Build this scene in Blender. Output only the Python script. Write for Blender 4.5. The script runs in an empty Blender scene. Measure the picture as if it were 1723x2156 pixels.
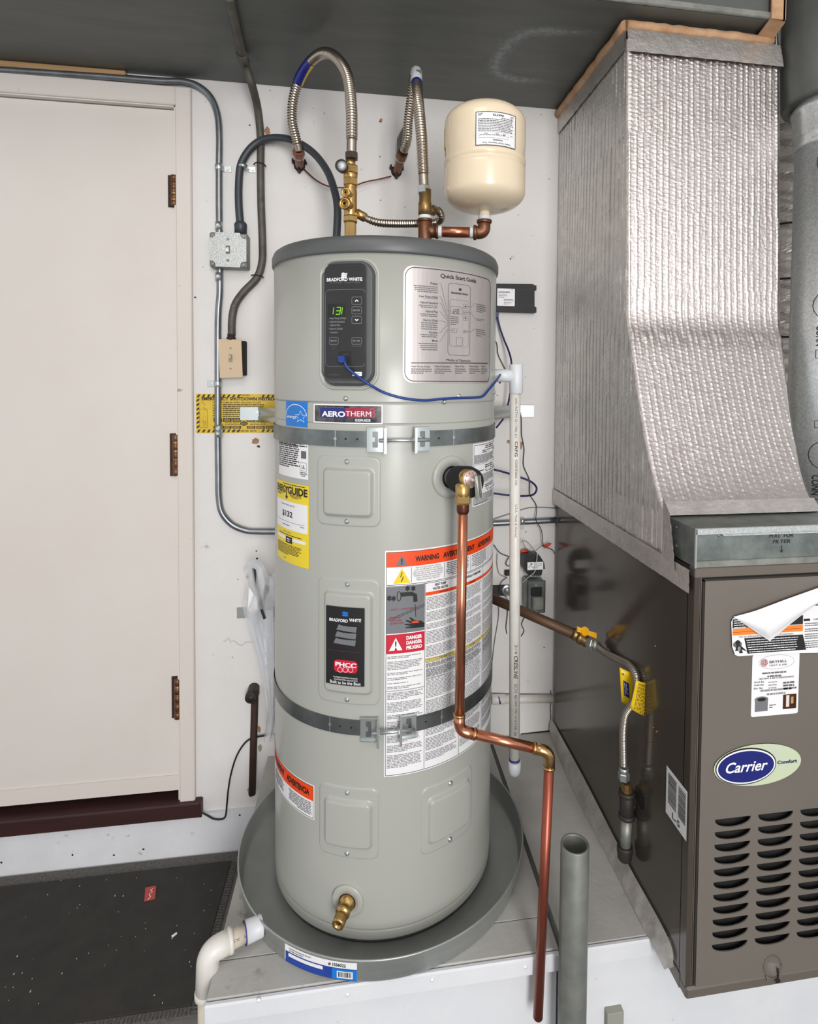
import bpy, math, random
from mathutils import Vector, Matrix
rnd = random.Random(7)
PI = math.pi
C = bpy.context.scene.collection
# ------------------------------------------------------------------ camera
FPX, CX, CY, PITCH, YAW, ROLL, EYE = 1247.681, 967.324, 840.175, .03458, .15794, .00959, 1.4843
W_, H_ = 1723, 2156
_cp, _sp, _cy, _sy = math.cos(PITCH), math.sin(PITCH), math.cos(YAW), math.sin(YAW)
FW = Vector((_sy*_cp, _cy*_cp, -_sp)); _rt = Vector((_cy, -_sy, 0)); _up = _rt.cross(FW)
RT = math.cos(ROLL)*_rt + math.sin(ROLL)*_up; UP = -math.sin(ROLL)*_rt + math.cos(ROLL)*_up
EYEP = Vector((0, 0, EYE))
cam = bpy.data.cameras.new('camera'); camo = bpy.data.objects.new('camera', cam); C.objects.link(camo)
cam.sensor_fit = 'VERTICAL'; cam.sensor_height = 24; cam.lens = FPX*24/H_
cam.shift_x = -(CX-W_/2)/H_; cam.shift_y = (CY-H_/2)/H_; cam.clip_start = .02
camo.matrix_world = Matrix(((RT.x, UP.x, -FW.x, 0), (RT.y, UP.y, -FW.y, 0), (RT.z, UP.z, -FW.z, EYE), (0, 0, 0, 1)))
bpy.context.scene.camera = camo
# ------------------------------------------------------------------ light
sc = bpy.context.scene
sc.view_settings.view_transform = 'Standard'; sc.view_settings.look = 'None'
sc.view_settings.gamma = 1; sc.view_settings.use_curve_mapping = False; sc.view_settings.exposure = 0.19
wd = bpy.data.worlds.new('garage_daylight'); sc.world = wd; wd.use_nodes = True
wd.node_tree.nodes['Background'].inputs[0].default_value = (.95, .97, 1, 1)
wd.node_tree.nodes['Background'].inputs[1].default_value = .68
def area(name, loc, target, sx, sy, power, col):
    l = bpy.data.lights.new(name, 'AREA'); l.shape = 'RECTANGLE'; l.size = sx; l.size_y = sy; l.energy = power; l.color = col
    o = bpy.data.objects.new(name, l); C.objects.link(o); o.location = loc
    o.rotation_euler = (Vector(target)-Vector(loc)).to_track_quat('-Z', 'Y').to_euler(); return o
area('garage_door_daylight', (.55, -3.2, 1.75), (.1, 1.6, 1.2), 1.0, 2.4, 125, (1, .99, .98))
area('overhead_area_light', (-.3, .2, 2.9), (.2, 1.7, .6), .9, .9, 9, (1, .97, .92))  # weak warm square area light from above, aimed towards the heater
# ------------------------------------------------------------------ measures
YW = 1.9; ZS = .2877; TX, TY, TR = .0542, 1.4852, .2673
FX, FY = .63, 1.045                                   # furnace: left side x, front y
def ray(px, py): return FW + (px-CX)/FPX*RT - (py-CY)/FPX*UP
def onY(px, py, Y): v = ray(px, py); return EYEP + v*(Y/v.y)
def onX(px, py, X): v = ray(px, py); return EYEP + v*(X/v.x)
def onZ(px, py, Z): v = ray(px, py); return EYEP + v*((Z-EYE)/v.z)
class Surf: pass
class WallS(Surf):
    def __init__(s, Y): s.Y = Y; s.curved = False
    def pt(s, u, v, n=0): return Vector((u, s.Y-n, v))
    def uv(s, px, py): p = onY(px, py, s.Y); return p.x, p.z
class SideS(Surf):                                    # plane facing -X
    def __init__(s, X): s.X = X; s.curved = False
    def pt(s, u, v, n=0): return Vector((s.X-n, -u, v))
    def uv(s, px, py): p = onX(px, py, s.X); return -p.y, p.z
class CylS(Surf):
    def __init__(s, x, y, r): s.x, s.y, s.r = x, y, r; s.curved = True
    def pt(s, u, v, n=0): a = u/s.r; return Vector((s.x+(s.r+n)*math.sin(a), s.y-(s.r+n)*math.cos(a), v))
    def uv(s, px, py):
        v = ray(px, py); a = v.x**2+v.y**2; b = -(v.x*s.x+v.y*s.y); c = s.x**2+s.y**2-s.r**2
        t = (-b-math.sqrt(max(b*b-a*c, 0)))/a; p = EYEP+v*t
        return s.r*math.atan2(p.x-s.x, s.y-p.y), p.z
# ------------------------------------------------------------------ materials
def lin(c): return tuple(((x/255)/12.92 if x/255 <= .04045 else ((x/255+.055)/1.055)**2.4) for x in c)+(1,)
M = {}
def mat(name, rgb, rough=.5, metal=0, noise=None, bump=None, coat=0, emit=None, trans=0, alpha=1, rgb2=None, kind='NOISE', stretch=(1, 1, 1), spots=None, ior=None):
    m = bpy.data.materials.new(name); m.use_nodes = True; nt = m.node_tree; N = nt.nodes; L = nt.links
    b = N['Principled BSDF']; b.inputs['Base Color'].default_value = lin(rgb); b.inputs['Roughness'].default_value = rough
    b.inputs['Metallic'].default_value = metal; b.inputs['Coat Weight'].default_value = coat; b.inputs['Coat Roughness'].default_value = .18 if coat < .2 else .06
    if ior: b.inputs['IOR'].default_value = ior
    if trans: b.inputs['Transmission Weight'].default_value = trans
    if alpha < 1: b.inputs['Alpha'].default_value = alpha
    if emit: b.inputs['Emission Color'].default_value = lin(rgb); b.inputs['Emission Strength'].default_value = emit
    tc = N.new('ShaderNodeTexCoord'); mp = N.new('ShaderNodeMapping'); L.new(tc.outputs['Object'], mp.inputs[0]); mp.inputs['Scale'].default_value = stretch
    def tex(scale, kind='NOISE'):
        if kind == 'VORONOI': t = N.new('ShaderNodeTexVoronoi'); t.inputs['Scale'].default_value = scale; L.new(mp.outputs[0], t.inputs['Vector']); return t.outputs['Color']
        t = N.new('ShaderNodeTexNoise'); t.inputs['Scale'].default_value = scale; t.inputs['Detail'].default_value = 6; t.inputs['Roughness'].default_value = .62
        L.new(mp.outputs[0], t.inputs['Vector']); return t.outputs['Fac']
    col = None
    if noise:                                        # (scale, low, high) blends rgb -> rgb2
        rp = N.new('ShaderNodeValToRGB'); L.new(tex(noise[0], kind), rp.inputs[0])
        rp.color_ramp.elements[0].position = noise[1]; rp.color_ramp.elements[1].position = noise[2]
        rp.color_ramp.elements[0].color = lin(rgb); rp.color_ramp.elements[1].color = lin(rgb2); col = rp.outputs[0]
        L.new(col, b.inputs['Base Color'])
    if spots:                                        # (scale, lo, hi, rgb): stains
        rp = N.new('ShaderNodeValToRGB'); L.new(tex(spots[0]), rp.inputs[0]); rp.color_ramp.elements[0].position = spots[1]; rp.color_ramp.elements[1].position = spots[2]
        mx = N.new('ShaderNodeMix'); mx.data_type = 'RGBA'; L.new(rp.outputs[0], mx.inputs[0])
        if col: L.new(col, mx.inputs[6])
        else: mx.inputs[6].default_value = lin(rgb)
        mx.inputs[7].default_value = lin(spots[3]); L.new(mx.outputs[2], b.inputs['Base Color'])
    if bump:                                         # (scale, strength, distance)
        bp = N.new('ShaderNodeBump'); bp.inputs['Strength'].default_value = bump[1]; bp.inputs['Distance'].default_value = bump[2]
        L.new(tex(bump[0]), bp.inputs['Height']); L.new(bp.outputs[0], b.inputs['Normal'])
    M[name] = m; return m
mat('wall', (217, 213, 210), .75, noise=(3, .35, .7), rgb2=(224, 221, 219), bump=(60, .25, .003), spots=(22, .68, .76, (176, 168, 160)))
mat('stem', (220, 221, 224), .7, noise=(6, .3, .7), rgb2=(206, 206, 208), bump=(25, .4, .004), spots=(30, .66, .74, (150, 138, 128)))
mat('door', (213, 205, 198), .5, noise=(2, .35, .7), rgb2=(219, 212, 206), bump=(120, .08, .001))
mat('trim', (216, 207, 200), .5, bump=(40, .1, .002), spots=(28, .68, .76, (150, 130, 116)))
mat('gap', (30, 28, 27), .9)
mat('threshold', (58, 26, 22), .55, noise=(40, .35, .7), rgb2=(38, 17, 15), stretch=(.1, 1, 1), bump=(30, .2, .002))
mat('concrete', (120, 118, 114), .85, noise=(5, .3, .7), rgb2=(98, 97, 95), bump=(70, .3, .003))
mat('rug', (64, 61, 57), .95, noise=(14, .3, .75), rgb2=(52, 50, 47), bump=(900, .8, .004), spots=(130, .74, .78, (128, 124, 116)))
mat('rubber', (104, 100, 96), .8, noise=(160, .4, .6), rgb2=(78, 75, 72), bump=(500, .6, .003))
mat('ply_top', (168, 166, 162), .75, noise=(7, .3, .7), rgb2=(186, 184, 180), bump=(45, .35, .003), spots=(16, .62, .74, (128, 124, 118)))
mat('ply_paint', (224, 225, 228), .6, noise=(5, .3, .75), rgb2=(213, 215, 219), bump=(50, .25, .003), spots=(34, .7, .76, (170, 166, 162)))
mat('duct', (84, 86, 83), .45, .3, noise=(7, .3, .75), rgb2=(98, 101, 98), kind='NOISE', stretch=(.6, 3, 1), bump=(30, .08, .002), spots=(26, .68, .8, (112, 115, 114)))
mat('chalk', (168, 172, 172), .9, noise=(60, .35, .65), rgb2=(138, 142, 142))
mat('galv', (220, 223, 222), .38, .75, noise=(260, .2, .8), rgb2=(196, 201, 202), kind='VORONOI', bump=(12, .12, .004))
mat('galv_dark', (142, 148, 144), .42, .6, noise=(22, .3, .7), rgb2=(98, 106, 103), bump=(12, .12, .004))
mat('galv_mid', (158, 159, 152), .5, .5, noise=(18, .3, .7), rgb2=(112, 114, 109), bump=(12, .12, .004))
mat('kraft', (196, 158, 122), .75, noise=(30, .3, .7), rgb2=(164, 124, 90), bump=(60, .5, .003))
mat('foil', (212, 205, 202), .26, .97, noise=(40, .3, .7), rgb2=(196, 188, 184), bump=(260, .55, .0022))
mat('foil_side', (230, 227, 222), .38, .65, noise=(30, .3, .7), rgb2=(204, 200, 196), bump=(220, .35, .002))  # same foil as the front wrap; the side's brightness is put into the colour
mat('foil_tape', (218, 213, 208), .34, .8, noise=(30, .3, .7), rgb2=(196, 190, 185), bump=(110, .6, .003))
mat('jacket', (168, 169, 162), .34, 0, coat=.19, bump=(500, .05, .0004))
mat('lid', (84, 86, 86), .42, bump=(700, .12, .0006))
mat('bezel', (78, 80, 80), .45)
mat('panel_black', (34, 34, 35), .3, noise=(3, .3, .7), rgb2=(44, 44, 45))
mat('black', (18, 18, 19), .5)
mat('blackplastic', (24, 24, 25), .6)
mat('foam', (22, 22, 23), .9, bump=(200, .5, .002))
mat('white', (236, 236, 238), .45)
mat('paper', (232, 231, 232), .45)
mat('offwhite', (214, 212, 206), .6)
mat('ink', (26, 25, 26), .5)
mat('inkgrey', (96, 96, 98), .5)
mat('inklight', (140, 140, 142), .5)
mat('digit', (104, 176, 36), .5, emit=.45)
mat('yellow', (232, 205, 34), .4, bump=(14, .1, .003))
mat('caution_yellow', (222, 190, 50), .5, noise=(25, .3, .7), rgb2=(206, 168, 26), bump=(30, .4, .003))
mat('valve_yellow', (232, 168, 20), .4)
mat('tag_yellow', (226, 190, 12), .4, coat=.3)
mat('orange', (236, 74, 22), .4)
mat('orange2', (240, 132, 48), .4)
mat('red', (196, 26, 52), .4)
mat('rednut', (216, 62, 36), .45)
mat('blue', (14, 118, 206), .4)
mat('bluedark', (28, 62, 150), .4)
mat('badgeblue', (24, 32, 112), .35, coat=.4)
mat('badgegreen', (202, 208, 158), .4, coat=.4, noise=(8, .3, .7), rgb2=(190, 204, 190))
mat('navy', (30, 36, 92), .5)
mat('maroon', (150, 40, 66), .4)
mat('photo_grey', (112, 114, 118), .5)
mat('steel_label', (196, 186, 184), .38, .55, noise=(3, .3, .7), rgb2=(176, 170, 168), stretch=(9, 9, 1))
mat('badge_metal', (150, 146, 146), .3, .7, noise=(10, .35, .65), rgb2=(60, 58, 60))
mat('zinc', (196, 202, 202), .32, .85, bump=(60, .1, .001))
mat('strap_steel', (142, 147, 146), .38, .85, noise=(16, .3, .7), rgb2=(104, 110, 109))
mat('conduit', (150, 154, 158), .33, .85, noise=(20, .3, .7), rgb2=(124, 128, 132))
mat('old_conduit', (104, 100, 92), .6, .45, noise=(26, .3, .7), rgb2=(74, 72, 66), bump=(60, .3, .001), spots=(34, .66, .74, (190, 186, 178)))
mat('flexblack', (56, 60, 66), .45, bump=(400, .1, .0005))
mat('stainless', (188, 176, 162), .24, 1)
mat('hose_end', (168, 160, 150), .35, .9)
mat('brass', (206, 172, 112), .33, .92, noise=(30, .3, .7), rgb2=(182, 146, 88))
mat('brass_dull', (164, 134, 88), .42, .85, noise=(30, .3, .7), rgb2=(134, 106, 66))
mat('nut_dark', (96, 84, 74), .4, .85)
mat('copper', (216, 146, 116), .25, .95, noise=(14, .3, .7), rgb2=(196, 122, 94), stretch=(1, 1, .3))
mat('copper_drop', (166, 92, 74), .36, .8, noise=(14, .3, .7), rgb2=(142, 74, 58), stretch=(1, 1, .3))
mat('copper_dark', (128, 74, 54), .4, .85, noise=(24, .3, .7), rgb2=(96, 56, 42))
mat('bronze', (134, 92, 68), .45, .8, noise=(30, .3, .7), rgb2=(104, 72, 54), bump=(90, .3, .001))
mat('solder', (196, 160, 110), .25, 1)
mat('teflon', (206, 214, 216), .6, bump=(120, .4, .001))
mat('cream', (226, 208, 180), .28, coat=.4)
mat('pan', (176, 179, 176), .36, .55, noise=(8, .3, .7), rgb2=(160, 164, 161), stretch=(1, 1, 6))
mat('pan_dark', (92, 94, 92), .5, .45)
mat('pvc', (222, 220, 214), .4, noise=(14, .35, .75), rgb2=(204, 198, 188))
mat('pvc_old', (212, 200, 180), .5, noise=(18, .35, .7), rgb2=(196, 186, 170), spots=(40, .66, .72, (150, 130, 104)))
mat('pvc_white', (208, 210, 214), .4)
mat('primer', (40, 44, 120), .5)
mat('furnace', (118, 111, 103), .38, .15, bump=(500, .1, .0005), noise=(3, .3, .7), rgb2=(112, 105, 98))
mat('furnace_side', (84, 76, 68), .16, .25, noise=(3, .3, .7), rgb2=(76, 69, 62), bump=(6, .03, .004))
mat('furnace_rail', (112, 104, 96), .4, .3)
mat('interior', (26, 24, 24), .8, noise=(20, .4, .6), rgb2=(12, 11, 11))
mat('bronze_brown', (104, 76, 56), .55, .3, noise=(16, .3, .7), rgb2=(78, 56, 42))
mat('rust', (70, 46, 36), .75, .3, noise=(24, .3, .7), rgb2=(48, 34, 30), bump=(60, .5, .002))
mat('iron', (62, 58, 56), .55, .5, bump=(80, .3, .001))
mat('steelpipe', (138, 140, 134), .5, .4, noise=(16, .3, .7), rgb2=(112, 115, 110), bump=(40, .3, .001), spots=(26, .66, .76, (150, 156, 152)))
mat('beige', (202, 178, 146), .45)
mat('plate', (206, 208, 206), .45, .4, noise=(330, .40, .60), rgb2=(160, 162, 160))
mat('cable_blue', (28, 58, 128), .4)
mat('cable_navy', (30, 32, 84), .45)
mat('wire', (40, 38, 40), .5)
mat('wiregrey', (120, 116, 112), .5)
mat('bag', (236, 238, 242), .2, trans=.3, alpha=.5, ior=1.2, bump=(40, .6, .01))
mat('film', (200, 196, 190), .35, noise=(20, .3, .7), rgb2=(160, 154, 148), bump=(30, .6, .005), alpha=.9)
mat('gauge_face', (206, 208, 210), .3, coat=.6)
mat('wood', (190, 156, 112), .65, noise=(20, .3, .7), rgb2=(158, 122, 82), stretch=(.15, 1, 4))
mat('drywall_paper', (150, 108, 82), .85, noise=(60, .3, .7), rgb2=(178, 138, 110), bump=(80, .6, .003))
mat('pinkplate', (196, 170, 164), .4, .5)
mat('earth', (150, 146, 140), .8)
mat('redpaper', (186, 74, 66), .6)
mat('putty', (150, 150, 140), .7)
# ------------------------------------------------------------------ mesh builder
ORG = {}
class MB:
    def __init__(s): s.v = []; s.f = []; s.sm = []
    def add(s, vs, fs, sm=False):
        b = len(s.v); s.v += [Vector(v) for v in vs]
        for f in fs: s.f.append([i+b for i in f]); s.sm.append(sm)
        return s
    def box(s, a, b, bev=0):
        x0, y0, z0 = [min(a[i], b[i]) for i in range(3)]; x1, y1, z1 = [max(a[i], b[i]) for i in range(3)]
        if bev <= 0:
            return s.add([(x0,y0,z0),(x1,y0,z0),(x1,y1,z0),(x0,y1,z0),(x0,y0,z1),(x1,y0,z1),(x1,y1,z1),(x0,y1,z1)],
                         [(0,3,2,1),(4,5,6,7),(0,1,5,4),(1,2,6,5),(2,3,7,6),(3,0,4,7)])
        vs = []; idx = {}
        for i, x in enumerate((x0, x1)):
            for j, y in enumerate((y0, y1)):
                for k, z in enumerate((z0, z1)):
                    sx, sy, sz = (bev if i == 0 else -bev), (bev if j == 0 else -bev), (bev if k == 0 else -bev)
                    for ax in range(3):
                        p = [x, y, z]
                        if ax != 0: p[0] += sx
                        if ax != 1: p[1] += sy
                        if ax != 2: p[2] += sz
                        idx[(i, j, k, ax)] = len(vs); vs.append(p)
        F = []
        for i in (0, 1): F.append([idx[(i, j, k, 0)] for j, k in ((0,0),(0,1),(1,1),(1,0))][::1 if i == 0 else -1])
        for j in (0, 1): F.append([idx[(i, j, k, 1)] for i, k in ((0,0),(1,0),(1,1),(0,1))][::1 if j == 0 else -1])
        for k in (0, 1): F.append([idx[(i, j, k, 2)] for i, j in ((0,0),(0,1),(1,1),(1,0))][::1 if k == 0 else -1])
        for i in (0, 1):
            for j in (0, 1): F.append([idx[(i,j,0,0)], idx[(i,j,1,0)], idx[(i,j,1,1)], idx[(i,j,0,1)]][::-1 if (i+j) % 2 == 0 else 1])
        for i in (0, 1):
            for k in (0, 1): F.append([idx[(i,0,k,0)], idx[(i,1,k,0)], idx[(i,1,k,2)], idx[(i,0,k,2)]][::1 if (i+k) % 2 == 0 else -1])
        for j in (0, 1):
            for k in (0, 1): F.append([idx[(0,j,k,1)], idx[(1,j,k,1)], idx[(1,j,k,2)], idx[(0,j,k,2)]][::-1 if (j+k) % 2 == 0 else 1])
        for i in (0, 1):
            for j in (0, 1):
                for k in (0, 1): F.append([idx[(i,j,k,0)], idx[(i,j,k,1)], idx[(i,j,k,2)]][::1 if (i+j+k) % 2 == 0 else -1])
        return s.add(vs, F)
    def frame(s, d):
        d = d.normalized(); a = Vector((0, 0, 1)) if abs(d.z) < .9 else Vector((1, 0, 0))
        u = d.cross(a).normalized(); return u, d.cross(u).normalized()
    def lathe(s, o, axis, prof, seg=24, cap=True, sm=True, a0=0, a1=2*PI):
        """prof: list of (distance along axis, radius)"""
        o = Vector(o); axis = Vector(axis).normalized(); u, w = s.frame(axis); full = abs(a1-a0-2*PI) < 1e-6
        n = seg if full else seg+1; vs = []; fs = []
        for h, r in prof:
            for i in range(n):
                a = a0+(a1-a0)*i/seg; vs.append(o+axis*h+(u*math.cos(a)+w*math.sin(a))*r)
        for j in range(len(prof)-1):
            for i in range(seg):
                k = (i+1) % n; fs.append((j*n+i, j*n+k, (j+1)*n+k, (j+1)*n+i))
        s.add(vs, fs, sm)
        if cap and full:
            b = len(s.v)-len(vs)
            if prof[0][1] > 1e-6: s.f.append([b+i for i in range(n)][::-1]); s.sm.append(False)
            if prof[-1][1] > 1e-6: s.f.append([b+(len(prof)-1)*n+i for i in range(n)]); s.sm.append(False)
        return s
    def cyl(s, a, b, r, r2=None, seg=20, sm=True, bev=0):
        a = Vector(a); b = Vector(b); L = (b-a).length; r2 = r if r2 is None else r2
        if bev: return s.lathe(a, b-a, [(0, r-bev), (bev, r), (L-bev, r2), (L, r2-bev)], seg, sm=sm)
        return s.lathe(a, b-a, [(0, r), (L, r2)], seg, sm=sm)
    def hexa(s, a, b, r, bev=.0015): return s.cyl(a, b, r, seg=6, sm=False, bev=bev)
    def tube(s, pts, r, seg=12, corr=None, cap=True, twist=None):
        """pts: dense list of Vectors; r number or function(t in 0..1); corr=(pitch, depth) corrugation"""
        if corr:
            L = [0]
            for i in range(1, len(pts)): L.append(L[-1]+(pts[i]-pts[i-1]).length)
            n = int(L[-1]/corr[0]*4); q = []; j = 0
            for k in range(n+1):
                t = L[-1]*k/n
                while j < len(pts)-2 and L[j+1] < t: j += 1
                f = (t-L[j])/max(L[j+1]-L[j], 1e-9); q.append(pts[j].lerp(pts[j+1], min(f, 1)))
            pts = q
        n = len(pts); T = []
        for i in range(n): T.append((pts[min(i+1, n-1)]-pts[max(i-1, 0)]).normalized())
        u, w = s.frame(T[0]); vs = []; fs = []
        for i in range(n):
            u = (u-T[i]*u.dot(T[i])).normalized(); w = T[i].cross(u)
            rr = r(i/(n-1)) if callable(r) else r
            if corr: rr = rr*(1+corr[1]*(1 if i % 4 in (1, 2) else -1))
            for k in range(seg):
                a = 2*PI*k/seg; vs.append(pts[i]+(u*math.cos(a)+w*math.sin(a))*rr)
        for i in range(n-1):
            for k in range(seg):
                l = (k+1) % seg; fs.append((i*seg+k, i*seg+l, (i+1)*seg+l, (i+1)*seg+k))
        b = len(s.v); s.add(vs, fs, True)
        if cap: s.f += [[b+k for k in range(seg)][::-1], [b+(n-1)*seg+k for k in range(seg)]]; s.sm += [False, False]
        return s
    def ball(s, o, r, seg=16, sc=(1, 1, 1)):
        vs = []; fs = []; m = seg//2
        for j in range(m+1):
            for i in range(seg):
                t = PI*j/m; a = 2*PI*i/seg
                vs.append(Vector(o)+Vector((r*sc[0]*math.sin(t)*math.cos(a), r*sc[1]*math.sin(t)*math.sin(a), r*sc[2]*math.cos(t))))
        for j in range(m):
            for i in range(seg): k = (i+1) % seg; fs.append((j*seg+i, (j+1)*seg+i, (j+1)*seg+k, j*seg+k))
        return s.add(vs, fs, True)
    def prism(s, out, d):
        """closed polygon (list of Vectors) pushed along vector d"""
        n = len(out); d = Vector(d); vs = list(out)+[p+d for p in out]
        return s.add(vs, [list(range(n))[::-1], list(range(n, 2*n))]+[(i, (i+1) % n, n+(i+1) % n, n+i) for i in range(n)])
    def grid(s, nu, nv, fn, sm=True):
        vs = [fn(i/nu, j/nv) for j in range(nv+1) for i in range(nu+1)]
        return s.add(vs, [(j*(nu+1)+i, j*(nu+1)+i+1, (j+1)*(nu+1)+i+1, (j+1)*(nu+1)+i) for j in range(nv) for i in range(nu)], sm)
    def build(s, name, m, parent=None, label=None, solid=0):
        me = bpy.data.meshes.new(name)
        if parent is not None: o0 = ORG[parent.name]
        else:
            xs = [v.x for v in s.v]; ys = [v.y for v in s.v]; zs = [v.z for v in s.v]
            o0 = Vector(((min(xs)+max(xs))/2, (min(ys)+max(ys))/2, min(zs)))
        me.from_pydata([v-o0 for v in s.v], [], s.f); me.polygons.foreach_set('use_smooth', s.sm); me.update()
        me.materials.append(M[m] if isinstance(m, str) else m)
        ob = bpy.data.objects.new(name, me); C.objects.link(ob); ORG[ob.name] = o0
        if parent is not None: ob.parent = parent
        else: ob.location = o0
        if solid: md = ob.modifiers.new('thickness', 'SOLIDIFY'); md.thickness = solid; md.offset = 0
        if label: ob['label'] = label
        return ob
def thing(name, label, cat, loc, group=None):
    o = bpy.data.objects.new(name, None); C.objects.link(o); o.location = loc; o.empty_display_size = .03; ORG[o.name] = Vector(loc)
    o['label'] = label; o['category'] = cat
    if group: o['group'] = group
    return o
def tag(o, label, cat, group=None, kind=None):
    o['label'] = label; o['category'] = cat
    if group: o['group'] = group
    if kind: o['kind'] = kind
    return o
def struct(o): o['kind'] = 'structure'; return o
def curve(ctrl, n=10):
    """Catmull-Rom through Vectors"""
    P = [2*ctrl[0]-ctrl[1]]+list(ctrl)+[2*ctrl[-1]-ctrl[-2]]; out = []
    for i in range(1, len(P)-2):
        a, b, c, d = P[i-1:i+3]
        for k in range(n):
            t = k/n; out.append(.5*((2*b)+(c-a)*t+(2*a-5*b+4*c-d)*t*t+(3*b-a-3*c+d)*t**3))
    out.append(P[-2]); return out
def pp(*L): return [onY(*q) for q in L]
def pcurve(L, n=10): return curve(pp(*L), n)
def bend(pts, rad, n=8):
    """polyline with rounded corners"""
    out = [pts[0]]
    for i in range(1, len(pts)-1):
        a, b, c = pts[i-1], pts[i], pts[i+1]; d0 = (a-b).normalized(); d1 = (c-b).normalized()
        r = min(rad, (a-b).length*.49, (c-b).length*.49); p0 = b+d0*r; p1 = b+d1*r
        for k in range(n+1): t = k/n; out.append((1-t)**2*p0+2*t*(1-t)*b+t*t*p1)
    out.append(pts[-1]); return out
# ------------------------------------------------------------------ lettering
_tc = {}
def glyph(s, bold, shear):
    k = (s, bold, shear)
    if k not in _tc:
        cu = bpy.data.curves.new('txt', 'FONT'); cu.body = s; cu.size = 1; cu.offset = bold; cu.shear = shear; cu.resolution_u = 3; cu.fill_mode = 'FRONT'
        ob = bpy.data.objects.new('txt', cu); me = ob.to_mesh()
        vs = [(v.co.x, v.co.y) for v in me.vertices]; fs = [list(p.vertices) for p in me.polygons]
        ob.to_mesh_clear(); bpy.data.objects.remove(ob); bpy.data.curves.remove(cu); _tc[k] = (vs, fs)
    return _tc[k]
_cap = [None]
class Deco:
    """prints on a surface; every position is given as a photo pixel and turned into a place on that surface"""
    def __init__(s, surf, n0=.0006): s.s = surf; s.n0 = n0; s.mb = {}; s.order = []
    def q(s, m):
        if m not in s.mb: s.mb[m] = MB(); s.order.append(m)
        return s.mb[m]
    def uv(s, p): return s.s.uv(*p)
    def strip(s, m, u0, u1, top, bot, L):
        n = max(1, int(abs(u1-u0)/.009)) if s.s.curved else 1
        return s.strip_n(m, u0, u1, top, bot, L, n)
    def strip_n(s, m, u0, u1, top, bot, L, n):
        d = s.n0+.0003*L; vs = []
        for i in range(n+1):
            u = u0+(u1-u0)*i/n; vs += [s.s.pt(u, bot(u), d), s.s.pt(u, top(u), d)]
        s.q(m).add(vs, [(2*i, 2*i+2, 2*i+3, 2*i+1) for i in range(n)])
    def rectuv(s, m, u0, v1, u1, v0, L=0): s.strip(m, u0, u1, lambda u: v1, lambda u: v0, L)
    def rect(s, m, a, b, L=0): (u0, v1), (u1, v0) = s.uv(a), s.uv(b); s.rectuv(m, u0, v1, u1, v0, L)
    def rruv(s, m, u0, v1, u1, v0, r, L=0):
        def e(u):
            x = min(u-u0, u1-u); x = max(0, min(x, r)); return r-math.sqrt(max(0, r*r-(r-x)**2))
        d = s.n0+.0003*L; us = [u0+r*(1-math.cos(PI/2*i/5)) for i in range(5)]
        n = max(1, int((u1-u0-2*r)/.009)); us += [u0+r+(u1-u0-2*r)*i/n for i in range(n+1)]; us += [u1-r*(1-math.cos(PI/2*i/5)) for i in range(4, -1, -1)]
        vs = []
        for u in us: vs += [s.s.pt(u, v0+e(u), d), s.s.pt(u, v1-e(u), d)]
        s.q(m).add(vs, [(2*i, 2*i+2, 2*i+3, 2*i+1) for i in range(len(us)-1)])
    def rrect(s, m, a, b, r, L=0): (u0, v1), (u1, v0) = s.uv(a), s.uv(b); s.rruv(m, u0, v1, u1, v0, r, L)
    def rruv_line(s, m, u0, v1, u1, v0, r, w, L=1):
        P = []
        for cx_, cy_, a0 in ((u1-r, v1-r, 0), (u0+r, v1-r, PI/2), (u0+r, v0+r, PI), (u1-r, v0+r, 1.5*PI)):
            P += [(cx_+r*math.cos(a0+PI/2*k/5), cy_+r*math.sin(a0+PI/2*k/5)) for k in range(6)]
        s.strokeuv(m, P, w, L, True)
    def rline(s, m, a, b, r, w, L=1): (u0, v1), (u1, v0) = s.uv(a), s.uv(b); s.rruv_line(m, u0, v1, u1, v0, r, w, L)
    def strokeuv(s, m, P, w, L=1, closed=False):
        d = s.n0+.0003*L; Q = []
        N = len(P)
        for i in range(N if closed else N-1):
            a = P[i]; b = P[(i+1) % N]; n = max(1, int(math.hypot(b[0]-a[0], b[1]-a[1])/.012)) if s.s.curved else 1
            Q += [(a[0]+(b[0]-a[0])*k/n, a[1]+(b[1]-a[1])*k/n) for k in range(n)]
        if not closed: Q.append(P[-1])
        K = len(Q); vs = []
        for i in range(K):
            a = Q[(i-1) % K] if closed or i > 0 else Q[i]; b = Q[(i+1) % K] if closed or i < K-1 else Q[i]
            dx, dy = b[0]-a[0], b[1]-a[1]; l = math.hypot(dx, dy) or 1; nx, ny = -dy/l*w/2, dx/l*w/2
            vs += [s.s.pt(Q[i][0]+nx, Q[i][1]+ny, d), s.s.pt(Q[i][0]-nx, Q[i][1]-ny, d)]
        fs = [(2*i, 2*i+1, 2*((i+1) % K)+1, 2*((i+1) % K)) for i in range(K if closed else K-1)]
        s.q(m).add(vs, fs)
    def stroke(s, m, P, w, L=1, closed=False): s.strokeuv(m, [s.uv(p) for p in P], w, L, closed)
    def poly(s, m, P, L=1):
        d = s.n0+.0003*L; vs = [s.s.pt(*s.uv(p), d) for p in P]; s.q(m).add(vs, [list(range(len(vs)))[::-1]])
    def polyuv(s, m, P, L=1):
        d = s.n0+.0003*L; vs = [s.s.pt(u, v, d) for u, v in P]; s.q(m).add(vs, [list(range(len(vs)))[::-1]])
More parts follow.
